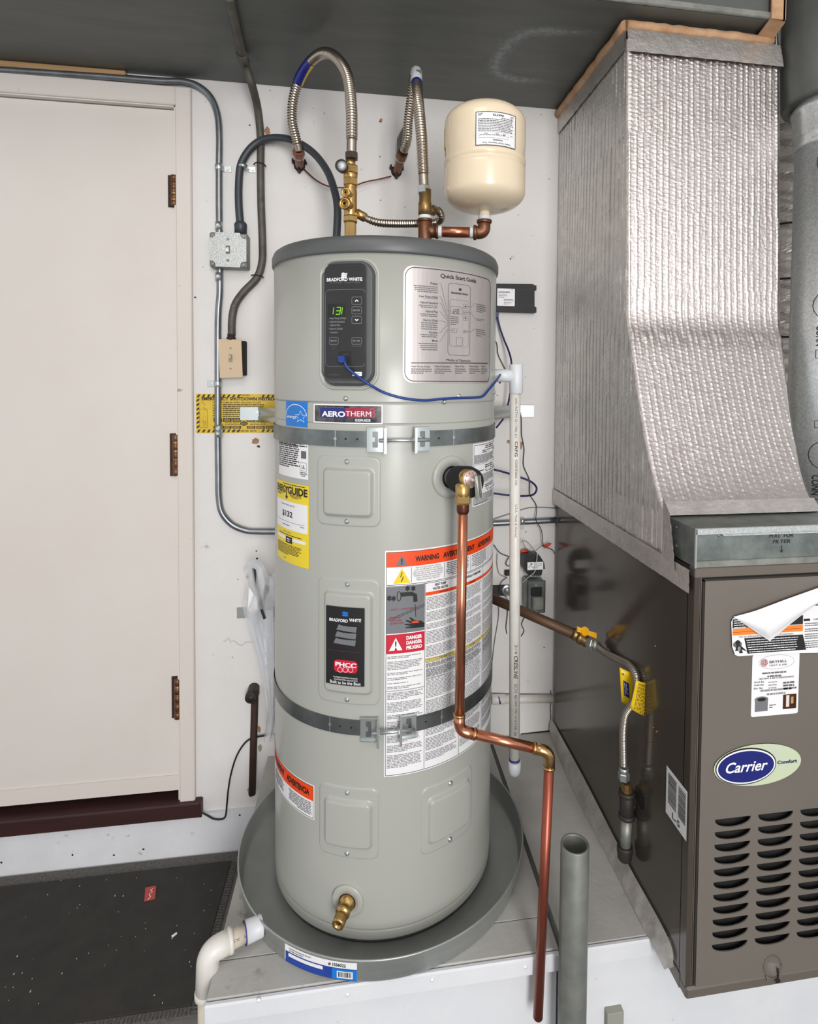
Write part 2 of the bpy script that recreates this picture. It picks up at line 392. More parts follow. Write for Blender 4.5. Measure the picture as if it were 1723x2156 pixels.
    def ell(s, m, a, b, L=1, n=28):
        (u0, v1), (u1, v0) = s.uv(a), s.uv(b); cu, cv, ru, rv = (u0+u1)/2, (v0+v1)/2, (u1-u0)/2, (v1-v0)/2
        s.polyuv(m, [(cu+ru*math.cos(2*PI*i/n), cv+rv*math.sin(2*PI*i/n)) for i in range(n)][::-1], L)
    def ring(s, m, a, b, w, L=1, n=28, a0=0, a1=2*PI):
        (u0, v1), (u1, v0) = s.uv(a), s.uv(b); cu, cv, ru, rv = (u0+u1)/2, (v0+v1)/2, (u1-u0)/2, (v1-v0)/2
        full = abs(a1-a0-2*PI) < 1e-6
        s.strokeuv(m, [(cu+ru*math.cos(a0+(a1-a0)*i/n), cv+rv*math.sin(a0+(a1-a0)*i/n)) for i in range(n if full else n+1)], w, L, full)
    def textuv(s, m, t, u0, v0, wd, h, L=2, bold=.0, shear=0, rot=0):
        """rot in degrees about the anchor (u0, v0); wd and h: width and cap height in metres"""
        if _cap[0] is None: _cap[0] = max(y for x, y in glyph('H', 0, 0)[0])
        vs, fs = glyph(t, bold, shear)
        if not vs: return
        x0 = min(v[0] for v in vs); x1 = max(v[0] for v in vs); ky = h/_cap[0]; kx = wd/(x1-x0) if wd else ky
        c, q = math.cos(math.radians(rot)), math.sin(math.radians(rot)); d = s.n0+.0003*L; out = []
        for x, y in vs:
            a = (x-x0)*kx; b = y*ky; out.append(s.s.pt(u0+a*c-b*q, v0+a*q+b*c, d))
        s.q(m).add(out, fs)
    def text(s, m, t, a, xr, hpx, L=2, bold=.0, shear=0):
        u0, v0 = s.uv(a); u1 = s.uv((xr, a[1]))[0]; h = s.uv((a[0], a[1]-hpx))[1]-v0
        s.textuv(m, t, u0, v0, u1-u0, h, L, bold, shear)
    def greekuv(s, m, u0, v1, u1, v0, rows, L=2, fill=.45, gap=.12, last=.6, align='l', wl=.012):
        p = (v1-v0)/rows; d = s.n0+.0003*L; mb = s.q(m)
        for r in range(rows):
            vt = v1-p*r-p*(1-fill)/2; vb = vt-p*fill; e = u1 if r < rows-1 else u0+(u1-u0)*last
            ln = (e-u0)*rnd.uniform(.86, 1); st = u0 if align == 'l' else ((u0+u1-ln)/2 if align == 'c' else u1-ln); u = st
            while u < st+ln-.001:
                w = min(rnd.uniform(.25, 1)*wl, st+ln-u)
                mb.add([s.s.pt(u, vb, d), s.s.pt(u+w, vb, d), s.s.pt(u+w, vt, d), s.s.pt(u, vt, d)], [(0, 1, 2, 3)]); u += w+gap*wl
    def greek(s, m, a, b, rows, **k): (u0, v1), (u1, v0) = s.uv(a), s.uv(b); s.greekuv(m, u0, v1, u1, v0, rows, **k)
    def build(s, name, parent, label=None, sub=None):
        """first material used is the base plate (a part); the others become its sub-parts (or parts when parent is a part)"""
        base = s.mb[s.order[0]].build(name, s.order[0], parent, label)
        for m in s.order[1:]:
            o = s.mb[m].build('lettering' if m.startswith('ink') or m in ('white', 'navy') else 'printed_field', m, base); o['kind'] = 'stuff'
        return base
    def build_sub(s, parent, name=None):
        for m in s.order: o = s.mb[m].build(name or ('lettering' if m.startswith('ink') or m in ('white', 'navy') else 'printed_field'), m, parent); o['kind'] = 'stuff'
class FlatS(Surf):                                    # horizontal plane; side=+1 faces up, -1 faces down
    def __init__(s, Z, side): s.Z = Z; s.side = side; s.curved = False
    def pt(s, u, v, n=0): return Vector((u, v, s.Z+n*s.side))
    def uv(s, px, py): p = onZ(px, py, s.Z); return p.x, p.y
WALL = WallS(YW); TANK = CylS(TX, TY, TR); FRONT = WallS(FY-.006); SIDE = SideS(FX)
# ================================================================== THE ROOM
xj = onY(372, 900, YW).x; xc = onY(409, 900, YW).x; zdt, zdb, zth = 2.2765, .2006, .131; ztc = onY(404, 189, YW).z
m = MB()
for a, b in (((xj+.004, YW, -.1), (3.2, YW+.12, 2.95)), ((-1.45, YW, zdt+.004), (xj+.004, YW+.12, 2.95)), ((-3, YW, -.1), (-1.45, YW+.12, 2.95)), ((-1.45, YW+.09, -.1), (xj+.004, YW+.12, zdt+.004))): m.box(a, b)
wall = struct(m.build('wall_back', 'wall'))
d = Deco(WALL, .0004)                                 # torn patches, nail holes, cracks and pencil marks
def blob(dd, mt, cx, cy, rx, ry, L=0, n=14):
    dd.poly(mt, [(cx+rx*rnd.uniform(.65, 1.15)*math.cos(-2*PI*i/n), cy+ry*rnd.uniform(.65, 1.15)*math.sin(-2*PI*i/n)) for i in range(n)][::-1], L)
for x, y, a, b in ((538, 929, 9, 8), (1091, 937, 13, 12), (1074, 930, 8, 4), (563, 276, 7, 9), (802, 254, 4, 5), (800, 256, 2, 2), (523, 1212, 5, 7)): blob(d, 'drywall_paper', x, y, a, b)
for i in range(30):
    x, y = rnd.choice([(rnd.uniform(415, 570), rnd.uniform(200, 1500)), (rnd.uniform(560, 930), rnd.uniform(190, 480)), (rnd.uniform(1045, 1165), rnd.uniform(240, 1530))]); blob(d, 'inkgrey', x, y, rnd.uniform(.6, 1.8), rnd.uniform(.6, 2.2), 0, 7)
for x, y, r in ((541, 1176, 3), (540, 1160, 2), (411, 626, 2.5), (545, 940, 4), (526, 264, 2.4), (1075, 545, 2)): blob(d, 'ink', x, y, r, r*.8, 1, 8)
x = 470; P = []
while x < 535: P.append((x, 1352+rnd.uniform(-5, 5)-4*math.sin((x-470)/9))); x += 4
d.stroke('inklight', P, .0012, 1); d.stroke('inklight', [(1075, 548), (1078, 540), (1083, 538), (1080, 545)], .0012, 1)
d.build_sub(wall, 'wall_scar')
m = MB().box((-3, YW-.012, -.02), (-.28, YW+.03, zth)); stem = struct(m.build('baseboard_back', 'stem'))
d = Deco(WallS(YW-.012), .0004)
for x, y in ((3, 1816), (153, 1800), (302, 1788), (152, 1739), (160, 1738), (505, 1716), (68, 1748), (240, 1800)): blob(d, 'ink', x, y, 2.6, 2.4, 0, 8)
d.build_sub(stem, 'nail_hole')
# door
dm = MB().box((-1.43, YW+.012, zdb), (xj-.004, YW+.055, zdt)); door = struct(dm.build('door_1', 'door'))
MB().box((-1.45, YW-.001, zdb-.004), (-1.43, YW+.06, zdt+.004)).box((xj-.004, YW+.03, zth), (xj+.004, YW+.06, zdt+.004)).box((-1.45, YW+.03, zdt), (xj, YW+.06, zdt+.004)).build('door_gap', 'gap', door)
MB().box((-1.43, YW+.008, zdb), (xj-.004, YW+.013, onY(100, 1660, YW).z)).build('bottom_sweep', 'trim', door)
for y0, y1 in ((368, 435), (913, 1003), (1427, 1514)):
    z0, z1 = onY(369, y1, YW).z, onY(369, y0, YW).z; hx = xj-.0015
    h = MB().cyl((hx, YW-.003, z0+.004), (hx, YW-.003, z1-.004), .0085, seg=14, bev=.001).build('hinge', 'brass_dull', door)
    for k in range(5):
        zz = z0+(z1-z0)*k/5; MB().cyl((hx, YW-.003, zz+.003), (hx, YW-.003, zz+(z1-z0)/5-.003), .0098, seg=14, bev=.001).build('knuckle', 'bronze', h)
    MB().box((hx-.02, YW+.006, z0), (hx+.018, YW+.0115, z1)).build('leaf', 'rust', h)
for k, (a, b) in enumerate((((xj+.006, YW-.016, zth+.01), (xc, YW, ztc)), ((-1.5, YW-.016, zdt+.006), (xj+.006, YW, ztc)))):
    struct(MB().box(a, b, .003).build('trim_%d' % (k+1), 'trim'))
struct(MB().box((xj+.0, YW-.006, zth+.01), (xj+.008, YW+.03, zdt+.012)).box((-1.45, YW-.006, zdt+.003), (xj+.008, YW+.03, zdt+.012)).build('trim_3', 'door'))
xs = onY(428, 1700, YW).x
MB().box((-1.5, YW-.03, zth-.0), (xs, YW+.08, zdb-.022), .004).build('threshold', 'threshold', door)
# floor
struct(MB().box((-3, -4, -.1), (3.2, YW+.1, 0)).build('floor', 'concrete'))
struct(MB().box((-3, -4, 2.95), (3.2, YW+.12, 3.05)).build('ceiling', 'wall'))
# carpet mat
q0 = onZ(499, 1786, 0); q1 = onZ(340, 2152, 0)
xr = onZ(487, 1870, 0).x; yb = YW-.02; yf = q1.y
rug = thing('door_mat', 'dark grey ribbed entrance mat with rubber edge below the door', 'mat', (-.9, (yb+yf)/2, 0))
MB().box((-1.55, yf+.02, 0), (xr-.018, yb-.035, .009), .003).build('pile', 'rug', rug)
m = MB().box((-1.6, yb-.035, 0), (xr, yb, .006)).box((xr-.018, yf, 0), (xr, yb-.035, .006)).box((-1.6, yf, 0), (xr-.018, yf+.02, .006))
m.build('rubber_edge', 'rubber', rug)
m = MB()
y = yf+.004
while y < yb-.04: m.box((xr-.016, y, .006), (xr-.002, y+.004, .0085)); y += .009
x = -1.58
while x < xr-.02: m.box((x, yf+.002, .006), (x+.004, yf+.018, .0085)); x += .009
o = m.build('edge_rib', 'rubber', rug); o['kind'] = 'stuff'
MATS = FlatS(.0092, 1)
o = MB(); P = [MATS.pt(*MATS.uv(a, b), .0006) for a, b in ((306, 1870), (329, 1866), (327, 1893), (304, 1899))]
o = o.prism(P, (0, 0, .0015)).build('paper_scrap', 'redpaper'); tag(o, 'small torn red paper scrap lying on the dark mat', 'litter')
d = Deco(FlatS(.0112, 1), .0002); d.stroke('white', [(311, 1895), (317, 1888), (314, 1883), (321, 1878), (317, 1874), (322, 1871)], .0022, 1); d.build_sub(o, 'white_mark')
P = [MATS.pt(*MATS.uv(a, b), .0006) for a, b in ((361, 1972), (372, 1964), (373, 1967), (363, 1975))]
tag(MB().prism(P, (0, 0, .002)).build('wood_chip', 'white'), 'tiny white sliver of debris on the dark mat', 'litter')
m = MB()
for i in range(60):
    p = MATS.pt(*MATS.uv(rnd.uniform(5, 470), rnd.uniform(1840, 2120)), 0); r = rnd.uniform(.0006, .0017)
    if p.x < xr-.03: m.box(p, p+Vector((r, r*rnd.uniform(.6, 3), r*.8)))
tag(m.build('crumbs', 'offwhite'), 'pale crumbs scattered over the dark mat', 'litter', kind='stuff')
# platforms
yfr = 1.158; XG = .414
pl = thing('heater_platform', 'white painted wooden platform under the water heater', 'platform', (.06, 1.5, 0))
MB().box((-.29, yfr+.012, 0), (XG-.006, YW-.014, ZS-.02)).build('base', 'ply_paint', pl)
MB().box((-.297, yfr+.078, ZS-.02), (XG-.006, YW-.001, ZS)).build('top_board', 'ply_top', pl)
MB().box((-.297, yfr+.0, ZS-.0195), (XG-.006, yfr+.0765, ZS-.0005), .002).build('front_board', 'ply_top', pl)
MB().box((-.299, yfr-.012, ZS-.04), (XG-.006, yfr-.0005, ZS-.002), .003).build('edge_trim', 'ply_paint', pl)
MB().box((-.299, yfr-.006, 0), (-.291, YW, ZS-.021)).build('side_board', 'ply_paint', pl)
for x, y in ((545, 2105), (732, 2093), (910, 2062), (1106, 2035)):
    p = onY(x, y, yfr-.012); MB().lathe(p, (0, -1, 0), [(0, .0045), (.002, .004), (.003, .001)], 12).build('screw', 'white', pl)
p2 = thing('furnace_platform', 'white painted platform carrying the furnace, right of the gap', 'platform', (1.0, 1.5, 0))
MB().box((XG+.006, yfr+.012, 0), (2.4, YW-.014, ZS-.014)).build('base', 'ply_paint', p2)
MB().box((XG+.006, yfr+.002, ZS-.014), (2.4, YW-.001, ZS-.0005)).build('top_board', 'ply_top', p2)
MB().box((XG+.006, yfr-.01, ZS-.04), (2.4, yfr+.0015, ZS-.002), .003).build('edge_trim', 'ply_paint', p2)
p = onY(1278, 2132, yfr); q = onY(1312, 2165, yfr)
MB().box((p.x, yfr-.004, q.z), (q.x, yfr+.012, p.z), .001).build('patch', 'putty', p2)
# ------------------------------------------------------------------ overhead duct
ZD = 2.368
du = thing('overhead_duct', 'wide dark sheet metal duct running along the top of the wall', 'duct', (0, 1.6, ZD))
MB().box((-2.8, 1.345, ZD), (1.0, YW-.002, ZD+.42)).build('duct_body', 'duct', du)
MB().box((-2.8, 1.337, ZD+.0), (.985, 1.345, ZD+.016), .002).build('flange', 'galv_mid', du)
CE = FlatS(ZD, -1); m = MB()
ringp = [(1330, 66), (1290, 66), (1240, 64), (1190, 62), (1140, 60), (1105, 64), (1078, 76), (1060, 92), (1048, 108), (1038, 126), (1034, 142), (1040, 156), (1060, 165), (1090, 171), (1120, 172), (1150, 170), (1185, 165), (1222, 157)]
rc = curve([CE.pt(*CE.uv(*p)) for p in ringp], 24)
NA = 14; fade = []; vs = []
for i, c in enumerate(rc):
    t = (rc[min(i+1, len(rc)-1)]-rc[max(i-1, 0)]).normalized(); nrm = Vector((-t.y, t.x, 0)); w = .022+.03*math.sin(PI*i/len(rc))
    for k in range(NA+1):
        f = k/NA*2-1; vs.append(c+nrm*w*f+Vector((0, 0, -.0006))); fade.append(min(1, 5*i/len(rc), 5*(1-i/(len(rc)-1)))*max(0, 1-abs(f+.25))**.8)
m.add(vs, [(i*(NA+1)+k, (i+1)*(NA+1)+k, (i+1)*(NA+1)+k+1, i*(NA+1)+k+1) for i in range(len(rc)-1) for k in range(NA)], True)
o = m.build('chalky_stain', 'chalk', du); at = o.data.attributes.new('fade', 'FLOAT', 'POINT'); at.data.foreach_set('value', fade)
nt_ = M['chalk'].node_tree; an = nt_.nodes.new('ShaderNodeAttribute'); an.attribute_name = 'fade'; nz = nt_.nodes.new('ShaderNodeTexNoise'); nz.inputs['Scale'].default_value = 75; nz.inputs['Detail'].default_value = 9; nz.inputs['Roughness'].default_value = .75
tcn = nt_.nodes.new('ShaderNodeTexCoord'); nt_.links.new(tcn.outputs['Object'], nz.inputs[0]); ad = nt_.nodes.new('ShaderNodeMath'); ad.operation = 'ADD'; nt_.links.new(an.outputs['Fac'], ad.inputs[0]); nt_.links.new(nz.outputs['Fac'], ad.inputs[1])
mr = nt_.nodes.new('ShaderNodeMapRange'); mr.inputs[1].default_value = .85; mr.inputs[2].default_value = 1.45; mr.inputs[4].default_value = .8; nt_.links.new(ad.outputs[0], mr.inputs[0]); nt_.links.new(mr.outputs[0], nt_.nodes['Principled BSDF'].inputs['Alpha'])
P = [Vector((-1.3, YW-.05, ZD-.005)), Vector((-1.3, YW-.0, ZD-.005))]
g = MB().box((-1.6, YW-.022, ZD-.020), (onY(270, 150, YW).x, YW-.003, ZD-.001), .003).build('wood_strip', 'wood')
tag(g, 'thin raw wood strip wedged between duct and wall above the door', 'wood strip')
d = Deco(WALL, .0004); d.rectuv('gap', -1.6, ZD-.026, onY(276, 150, YW).x, ZD-.045); d.build_sub(wall, 'dark_crack')
# ------------------------------------------------------------------ foil plenum
ple = thing('foil_wrapped_plenum', 'tall plenum wrapped in quilted silver foil between duct and furnace', 'duct', (.84, 1.6, 1.1))
ZT = ZD-.03
def yfp(z):                                            # front edge of the plenum by height
    if z < 1.2: return 1.13+.2*(z-1.1)
    t = (z-1.2)/.42; k = max(0, min(1, (z-1.56)/.12)); k = k*k*(3-2*k)
    return (1.15+.205*min(t, 1.3)**.65)*(1-k)+(1.366+.04*(z-1.62))*k
def xrp(z): return .985+.055*max(0, min(1, (z-1.2)/.45))
random.seed(3)
_h = [random.random() for _ in range(4096)]
def hn(i, j): return _h[(int(i)*131+int(j)*977) % 4096]
def quilt(u, z, pitch):
    k = u/pitch+.25*(hn(int(z/.19)+int(u/pitch/3)*7, 3)-.5); f = k-math.floor(k); ridge = math.exp(-((f-.5)/.08)**2)*(.6+.8*hn(math.floor(k), int(z/.07)))
    c = math.sin(2*PI*(z/.0105+k*.5+hn(math.floor(k), 9)*3))*math.sin(PI*f)
    return .0015*ridge+.0006*c+.0005*(hn(u/.006, z/.006)-.5)
def groove(u, z):
    k = u/.0235+.35*(hn(int(z/.16)+int(u/.07)*7, 3)-.5); f = k-math.floor(k)
    return .0034*math.exp(-((f-.5)/.075)**2)*(.35+.9*hn(math.floor(k), int(z/.11)))+.0005*math.sin(2*PI*(z/.013+k*.6))+.0006*(hn(u/.006, z/.006)-.5)
def side_fn(u, v):
    z = 1.105+(ZT-1.105)*v; y0 = YW-.003; y1 = yfp(z); zlow = 1.105; y = y0+(y1-y0)*u
    if z < 1.2: y = y0+(max(y1, 1.152)-y0)*u
    return Vector((FX-.004+groove(y, z)-.006*math.sin(PI*u)*max(0, 1-abs(z-1.7)/.6), y, z))
MB().grid(330, 300, side_fn).build('side_wrap', 'foil_side', ple)
def front_fn(u, v):
    z = 1.205+(ZT-.022-1.205)*v; y = yfp(z); x = FX-.004+(xrp(z)-FX+.004)*u
    e = min(u, 1-u); r = .006*(1-min(1, e/.02))**2
    cr = .005*math.exp(-((z-1.585-.012*hn(u*30, 1))/.012)**2)*(hn(u*90, 5)-.3)
    return Vector((x, y-.004-quilt(x, z, .0165)+r-cr+(.004 if z > 1.6 else 0)*0, z))
MB().grid(170, 340, front_fn).build('front_wrap', 'foil', ple)
m = MB()
def right_fn(u, v): z = 1.13+(ZT-1.13)*v; return Vector((xrp(z)+.002*hn(u*20, v*60), yfp(z)+(YW-.003-yfp(z))*u, z))
m.grid(12, 60, right_fn); m.box((FX+.01, 1.42, 1.2), (.98, YW-.01, ZT)); m.build('core', 'foil_side', ple)
MB().box((FX+.002, 1.402, ZT-.03), (1.035, YW-.004, ZD-.001)).build('metal_collar', 'galv_mid', ple)
# foil tapes
m = MB()
def wr(x, y): return .0018*(hn(x/.004, y/.004)-.5)
def tape(P0, P1, P2, P3, nrm, nu=40, nv=8, th=.003):
    a, b, c, e = map(Vector, (P0, P1, P2, P3)); n = Vector(nrm)
    def f(u, v): p = (a*(1-u)+b*u)*(1-v)+(e*(1-u)+c*u)*v; return p+n*(th+.0016*(hn(u*nu*1.3, v*nv*1.7)-.5))
    MB().grid(nu, nv, f).build('foil_tape', 'foil_tape', ple)
tape((FX, YW-.003, 1.072), (FX, 1.05, 1.072), (FX, 1.05, 1.118), (FX, YW-.003, 1.12), (-1, 0, 0), 90, 8, .0085)
tape((FX-.001, 1.155, 1.10), (FX-.001, 1.10, 1.1), (FX-.001, 1.125, 1.21), (FX-.001, 1.155, 1.24), (-1, 0, 0), 14, 20, .009)
tape((FX-.004, 1.385, ZT-.06), (1.04, 1.385, ZT-.06), (1.04, 1.398, ZT), (FX-.004, 1.398, ZT), (0, -1, 0), 60, 8, .009)
tape((FX, YW-.003, ZT-.05), (FX, 1.392, ZT-.05), (FX, 1.395, ZT+.002), (FX, YW-.003, ZT+.002), (-1, 0, 0), 60, 8, .009)
tape((FX-.002, 1.148, 1.201), (.985, 1.148, 1.201), (.985, 1.17, 1.226), (FX-.002, 1.17, 1.226), (0, -.8, .3), 60, 6, .005)
m = MB()
def roll(a, b, r): m.tube([a.lerp(b, i/20)+Vector((0, 0, .003*(hn(i, 4)-.5))) for i in range(21)], lambda t: r*(1+.25*(hn(t*20, 2)-.5)), 10)
ca = Vector((FX-.004, 1.398, ZT+.012))
roll(Vector((FX-.008, YW-.006, ZT+.014)), ca, .013); roll(ca, Vector((1.02, 1.398, ZT+.012)), .013)
m.build('paper_tape', 'kraft', ple)
m = MB()
e0 = Vector((.995, 1.398, ZT+.03)); e1 = Vector((.99, 1.338, ZD+.0))
m.prism([e0+Vector((-.02, 0, -.012)), e0+Vector((.02, 0, -.02)), e1+Vector((.02, 0, -.004)), e1+Vector((-.02, 0, .0))], (0, -.003, -.003))
m.box((.97, 1.331, ZD-.004), (1.008, 1.336, ZD+.2)).box((1.001, 1.331, ZD-.004), (1.006, 1.42, ZD+.2))
o = m.build('corner_tape', 'kraft', du)
MB().prism([Vector((.99, 1.34, ZD)), Vector((1.042, 1.398, ZT)), Vector((1.042, 1.398, ZD+.3)), Vector((1.0, 1.34, ZD+.3))], (.004, 0, 0)).build('gusset', 'galv_mid', du)
# ------------------------------------------------------------------ filter housing
fb = thing('filter_housing', 'galvanised filter box with handwritten note, on top of the furnace', 'filter box', (.86, 1.1, 1.124))
MB().box((FX+.001, FY+.003, 1.1235), (1.06, 1.156, 1.198)).build('box_body', 'galv_dark', fb)
MB().box((FX, FY-.001, 1.187), (1.06, FY+.004, 1.1995), .001).box((FX+.055, FY-.006, 1.1845), (1.06, FY-.001, 1.1885), .001).build('top_lip', 'galv', fb)
MB().box((FX, FY-.0005, 1.123), (1.06, FY+.004, 1.136), .001).build('bottom_lip', 'galv_mid', fb)
MB().box((FX-.0005, FY-.001, 1.123), (FX+.003, FY+.003, 1.199)).build('corner_edge', 'zinc', fb)
FB = WallS(FY+.003)
for px, py, mt in ((1514, 1127, 'galv_dark'), (1610, 1125, 'zinc'), (1712, 1121, 'zinc')):
    p = onY(px, py, FY+.003); MB().lathe(p, (0, -1, 0), [(0, .0036), (.0015, .003), (.0022, .001)], 12).build('rivet', mt, fb)
for px, py in ((1425, 1110), (1425, 1149)): p = onX(px, py, FX+.001); MB().lathe(p, (-1, 0, 0), [(0, .0036), (.0015, .003), (.0022, .001)], 12).build('rivet', 'galv_dark', fb)
d = Deco(FB, .0004); d.text('ink', 'PULL  FOR', (1620, 1132), 1671, 7, 1, .012, .15); d.text('ink', 'FILTER', (1627, 1144), 1664, 7, 1, .012, .2)
d.stroke('ink', [(1646, 1148), (1646, 1162)], .0014); d.stroke('ink', [(1643, 1158), (1646, 1163), (1649, 1158)], .0014); d.build_sub(fb, 'handwriting')
# ------------------------------------------------------------------ furnace
fu = thing('furnace', 'tall taupe gas furnace cabinet with louvred front panel', 'furnace', (.86, 1.46, ZS))
FB_ = .264
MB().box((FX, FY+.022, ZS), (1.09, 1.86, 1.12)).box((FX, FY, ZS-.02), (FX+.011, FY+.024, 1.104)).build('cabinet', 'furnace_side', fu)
px0 = onY(1482, 1230, FY).x; zp1 = onY(1482, 1222, FY).z; zp0 = onY(1457, 2072, FY).z
MB().box((FX+.0105, FY+.001, FB_+.02), (FX+.0125, FY+.02, 1.104)).box((FX+.0145, FY+.002, FB_+.02), (FX+.0165, FY+.02, 1.104)).build('corner_post', 'furnace_rail', fu)
MB().box((FX+.0125, FY+.008, FB_+.01), (1.09, FY+.024, 1.106)).build('recess', 'interior', fu)  # near-black plate; shade inside the louvres and gaps is put into its colour
MB().box((FX, FY-.001, 1.1035), (1.09, FY+.02, 1.1225), .0015).build('top_rail', 'furnace_rail', fu)
MB().box((FX-.001, FY-.006, FB_), (1.09, FY+.03, zp0-.002), .004).box((FX-.0015, FY+.02, FB_), (FX+.006, 1.14, ZS+.006)).build('bottom_rail', 'furnace_rail', fu)
# front panel with punched louvres
cu = bpy.data.curves.new('panel', 'CURVE'); cu.dimensions = '2D'; cu.fill_mode = 'BOTH'; cu.extrude = .0012
def spl(P):
    s = cu.splines.new('POLY'); s.points.add(len(P)-1); s.use_cyclic_u = True
    for i, (x, y) in enumerate(P): s.points[i].co = (x, y, 0, 1)
spl([(px0, zp0), (1.08, zp0), (1.08, zp1), (px0, zp1)])
a0 = onY(1506, 1726, FY-.006); a1 = onY(1582, 1716, FY-.006); a2 = onY(1597, 1713, FY-.006); ab = onY(1498, 1990, FY-.006)
lw = a1.x-a0.x; cp_ = a2.x-a0.x; lp = (a0.z-ab.z)/10; lh = lp*.72; holes = []
for c in range(5):
    for r in range(11):
        x = a0.x+cp_*c; z = a0.z-lp*r
        if x+lw > 1.07: continue
        holes.append((x, z)); n = 12
        spl([(x, z)]+[(x+lw*(.5-.5*math.cos(PI*k/n)), z-lh*math.sin(PI*k/n)**.8) for k in range(1, n)]+[(x+lw, z)])
ob = bpy.data.objects.new('tmp', cu); me0 = ob.to_mesh()
m = MB().add([(v.co.x, FY-.0048+v.co.z, v.co.y) for v in me0.vertices], [list(p.vertices) for p in me0.polygons]); ob.to_mesh_clear(); bpy.data.objects.remove(ob)
m.box((px0, FY-.0045, zp0), (px0+.002, FY+.012, zp1)).box((px0, FY-.0045, zp1-.002), (1.08, FY+.012, zp1))
m.build('front_panel', 'furnace', fu)
x, z = holes[0]; n = 12
lv = MB().grid(n, 4, lambda u, v: Vector((x+lw*u, FY-.003+.011*math.sin(PI*u)**.8*math.sin(v*PI/2), z-lh*.42*math.sin(PI*u)**.8*v+.0004))).build('louver', 'furnace', fu)
for hx, hz in holes[1:]:
    c = lv.copy(); C.objects.link(c); c.location = (hx-x, 0, hz-z)
MB().grid(16, 4, lambda u, v: (lambda p: Vector((p.x, FY-.006-.006*math.sin(PI*v)*math.sin(PI*u), p.z)))(onY(1613+34*u, 2042-14+36*v, FY-.006))).build('latch', 'furnace', fu)
d = Deco(FRONT, .0062); d.ring('furnace_rail', (1608, 2012), (1642, 2050), .0015); d.stroke('interior', [(1634, 2032), (1634, 2056)], .004); d.rect('ink', (1629, 2056), (1639, 2062)); d.build_sub(fu, 'keyhole')
# oval badge
d = Deco(FRONT, .0026); d.ell('badgegreen', (1503, 1574), (1684, 1642), 0, 48); d.ell('ink', (1506, 1579), (1632, 1643), 1, 40); d.ell('white', (1508, 1582), (1630, 1641), 2, 40); d.ell('badgeblue', (1511, 1585), (1627, 1638.5), 3, 40)
d.text('white', 'Carrier', (1526, 1626), 1614, 21, 5, .018, .3); d.text('navy', 'Comfort', (1635, 1606.5), 1676, 6.5, 4, .02, .1)
d.build('oval_badge', fu, 'oval badge, dark blue on pale green')
# contractor sticker
d = Deco(FRONT, .0006); u0, v1 = d.uv((1588, 1379)); u1, v0 = d.uv((1680, 1501)); v1 -= .0; d.rruv('paper', u0-.0035, v1, u1, v0, .004)
d.text('inkgrey', 'BRYHILL', (1620, 1396), 1657, 5, 2, .02); d.text('inkgrey', 'HEAT & AIR', (1620, 1402.5), 1657, 3.4, 2, 0)
for k in range(7):
    a = 2*PI*k/7; cu0, cv0 = d.uv((1609, 1395)); d.strokeuv('maroon', [(cu0+r*math.cos(a+t), cv0+r*math.sin(a+t)) for r, t in ((.0015, 0), (.004, .5), (.0068, 1.2), (.008, 1.8))], .0013, 2)
d.ring('inklight', (1598, 1381), (1672, 1405), .0005, 1)
for t, y, x0, x1, h in (('HEATING & AIR CONDITIONING', 1431, 1598, 1671, 3.6), ('North Bay', 1438, 1588, 1609, 3.6), ('South Bay', 1444, 1588, 1608, 3.6), ('East  Bay', 1451, 1587, 1606, 3.6)): d.text('inkgrey', t, (x0, y), x1, h, 2, .01)
for y in (1434, 1440, 1446): d.greek('inkgrey', (1649, y-1), (1677, y+5), 1, last=1); d.greek('inklight', (1618, y), (1636, y+3), 1, last=1)
d.greek('inkgrey', (1604, 1414), (1658, 1424), 2, align='c'); d.greek('inklight', (1600, 1450), (1668, 1461), 2, align='c')
d.rect('photo_grey', (1590, 1472), (1616, 1496), 2); d.ell('galv_mid', (1589, 1467), (1617, 1477), 3); d.ell('ink', (1594, 1469), (1612, 1475), 4)
d.rect('copper_dark', (1649, 1462), (1676, 1490), 2); d.rect('offwhite', (1655, 1463), (1661, 1487), 3); d.rect('wood', (1665, 1466), (1670, 1480), 3); d.greek('inkgrey', (1620, 1482), (1634, 1490), 2)
d.build('service_sticker', fu, 'white service company sticker')
# peeling notice
class NoteS(WallS):
    def uv(s, px, py): return onY(px, py, s.Y).x, onY(1550, py, s.Y).z
NS = NoteS(FY-.0062); d = Deco(WallS(FY-.0062), .0035); d.poly('paper', [(1538, 1308), (1541, 1301), (1548, 1298), (1650, 1262), (1760, 1223), (1760, 1372), (1640, 1374), (1553, 1380), (1546, 1377), (1540, 1360)], 0); d.s = NS
d.rect('ink', (1541, 1302), (1688, 1321), 1); d.rect('orange2', (1541, 1322), (1688, 1336), 1); d.stroke('ink', [(1541, 1329.5), (1687, 1329.5)], .0005, 2)
d.text('inkgrey', 'FOR GAS APPLIANCES SOLD IN THE STATE OF CALIFORNIA', (1554, 1341.5), 1668, 3.4, 2)
d.poly('ink', [(1565, 1343), (1688, 1343), (1695, 1376), (1572, 1376)], 1)
for r in range(4): d.greek('white', (1543, 1303+r*4.6), (1562+r*3, 1307.6+r*4.6), 1, last=1, L=3, fill=.3, wl=.012, gap=.08)
for r in range(6): d.greek('white', (1569+r*1.2, 1345+r*5), (1680+r, 1350+r*5), 1, last=1, L=3, wl=.012, fill=.28, gap=.08)
d.ell('inkgrey', (1542, 1348), (1560, 1362), 1); d.ell('ink', (1547, 1346), (1556, 1356), 2); d.poly('ink', [(1549, 1356), (1556, 1356), (1572, 1372), (1560, 1366), (1562, 1374), (1555, 1374), (1554, 1368), (1546, 1369)], 2); d.ell('inklight', (1551, 1359), (1557, 1370), 3)
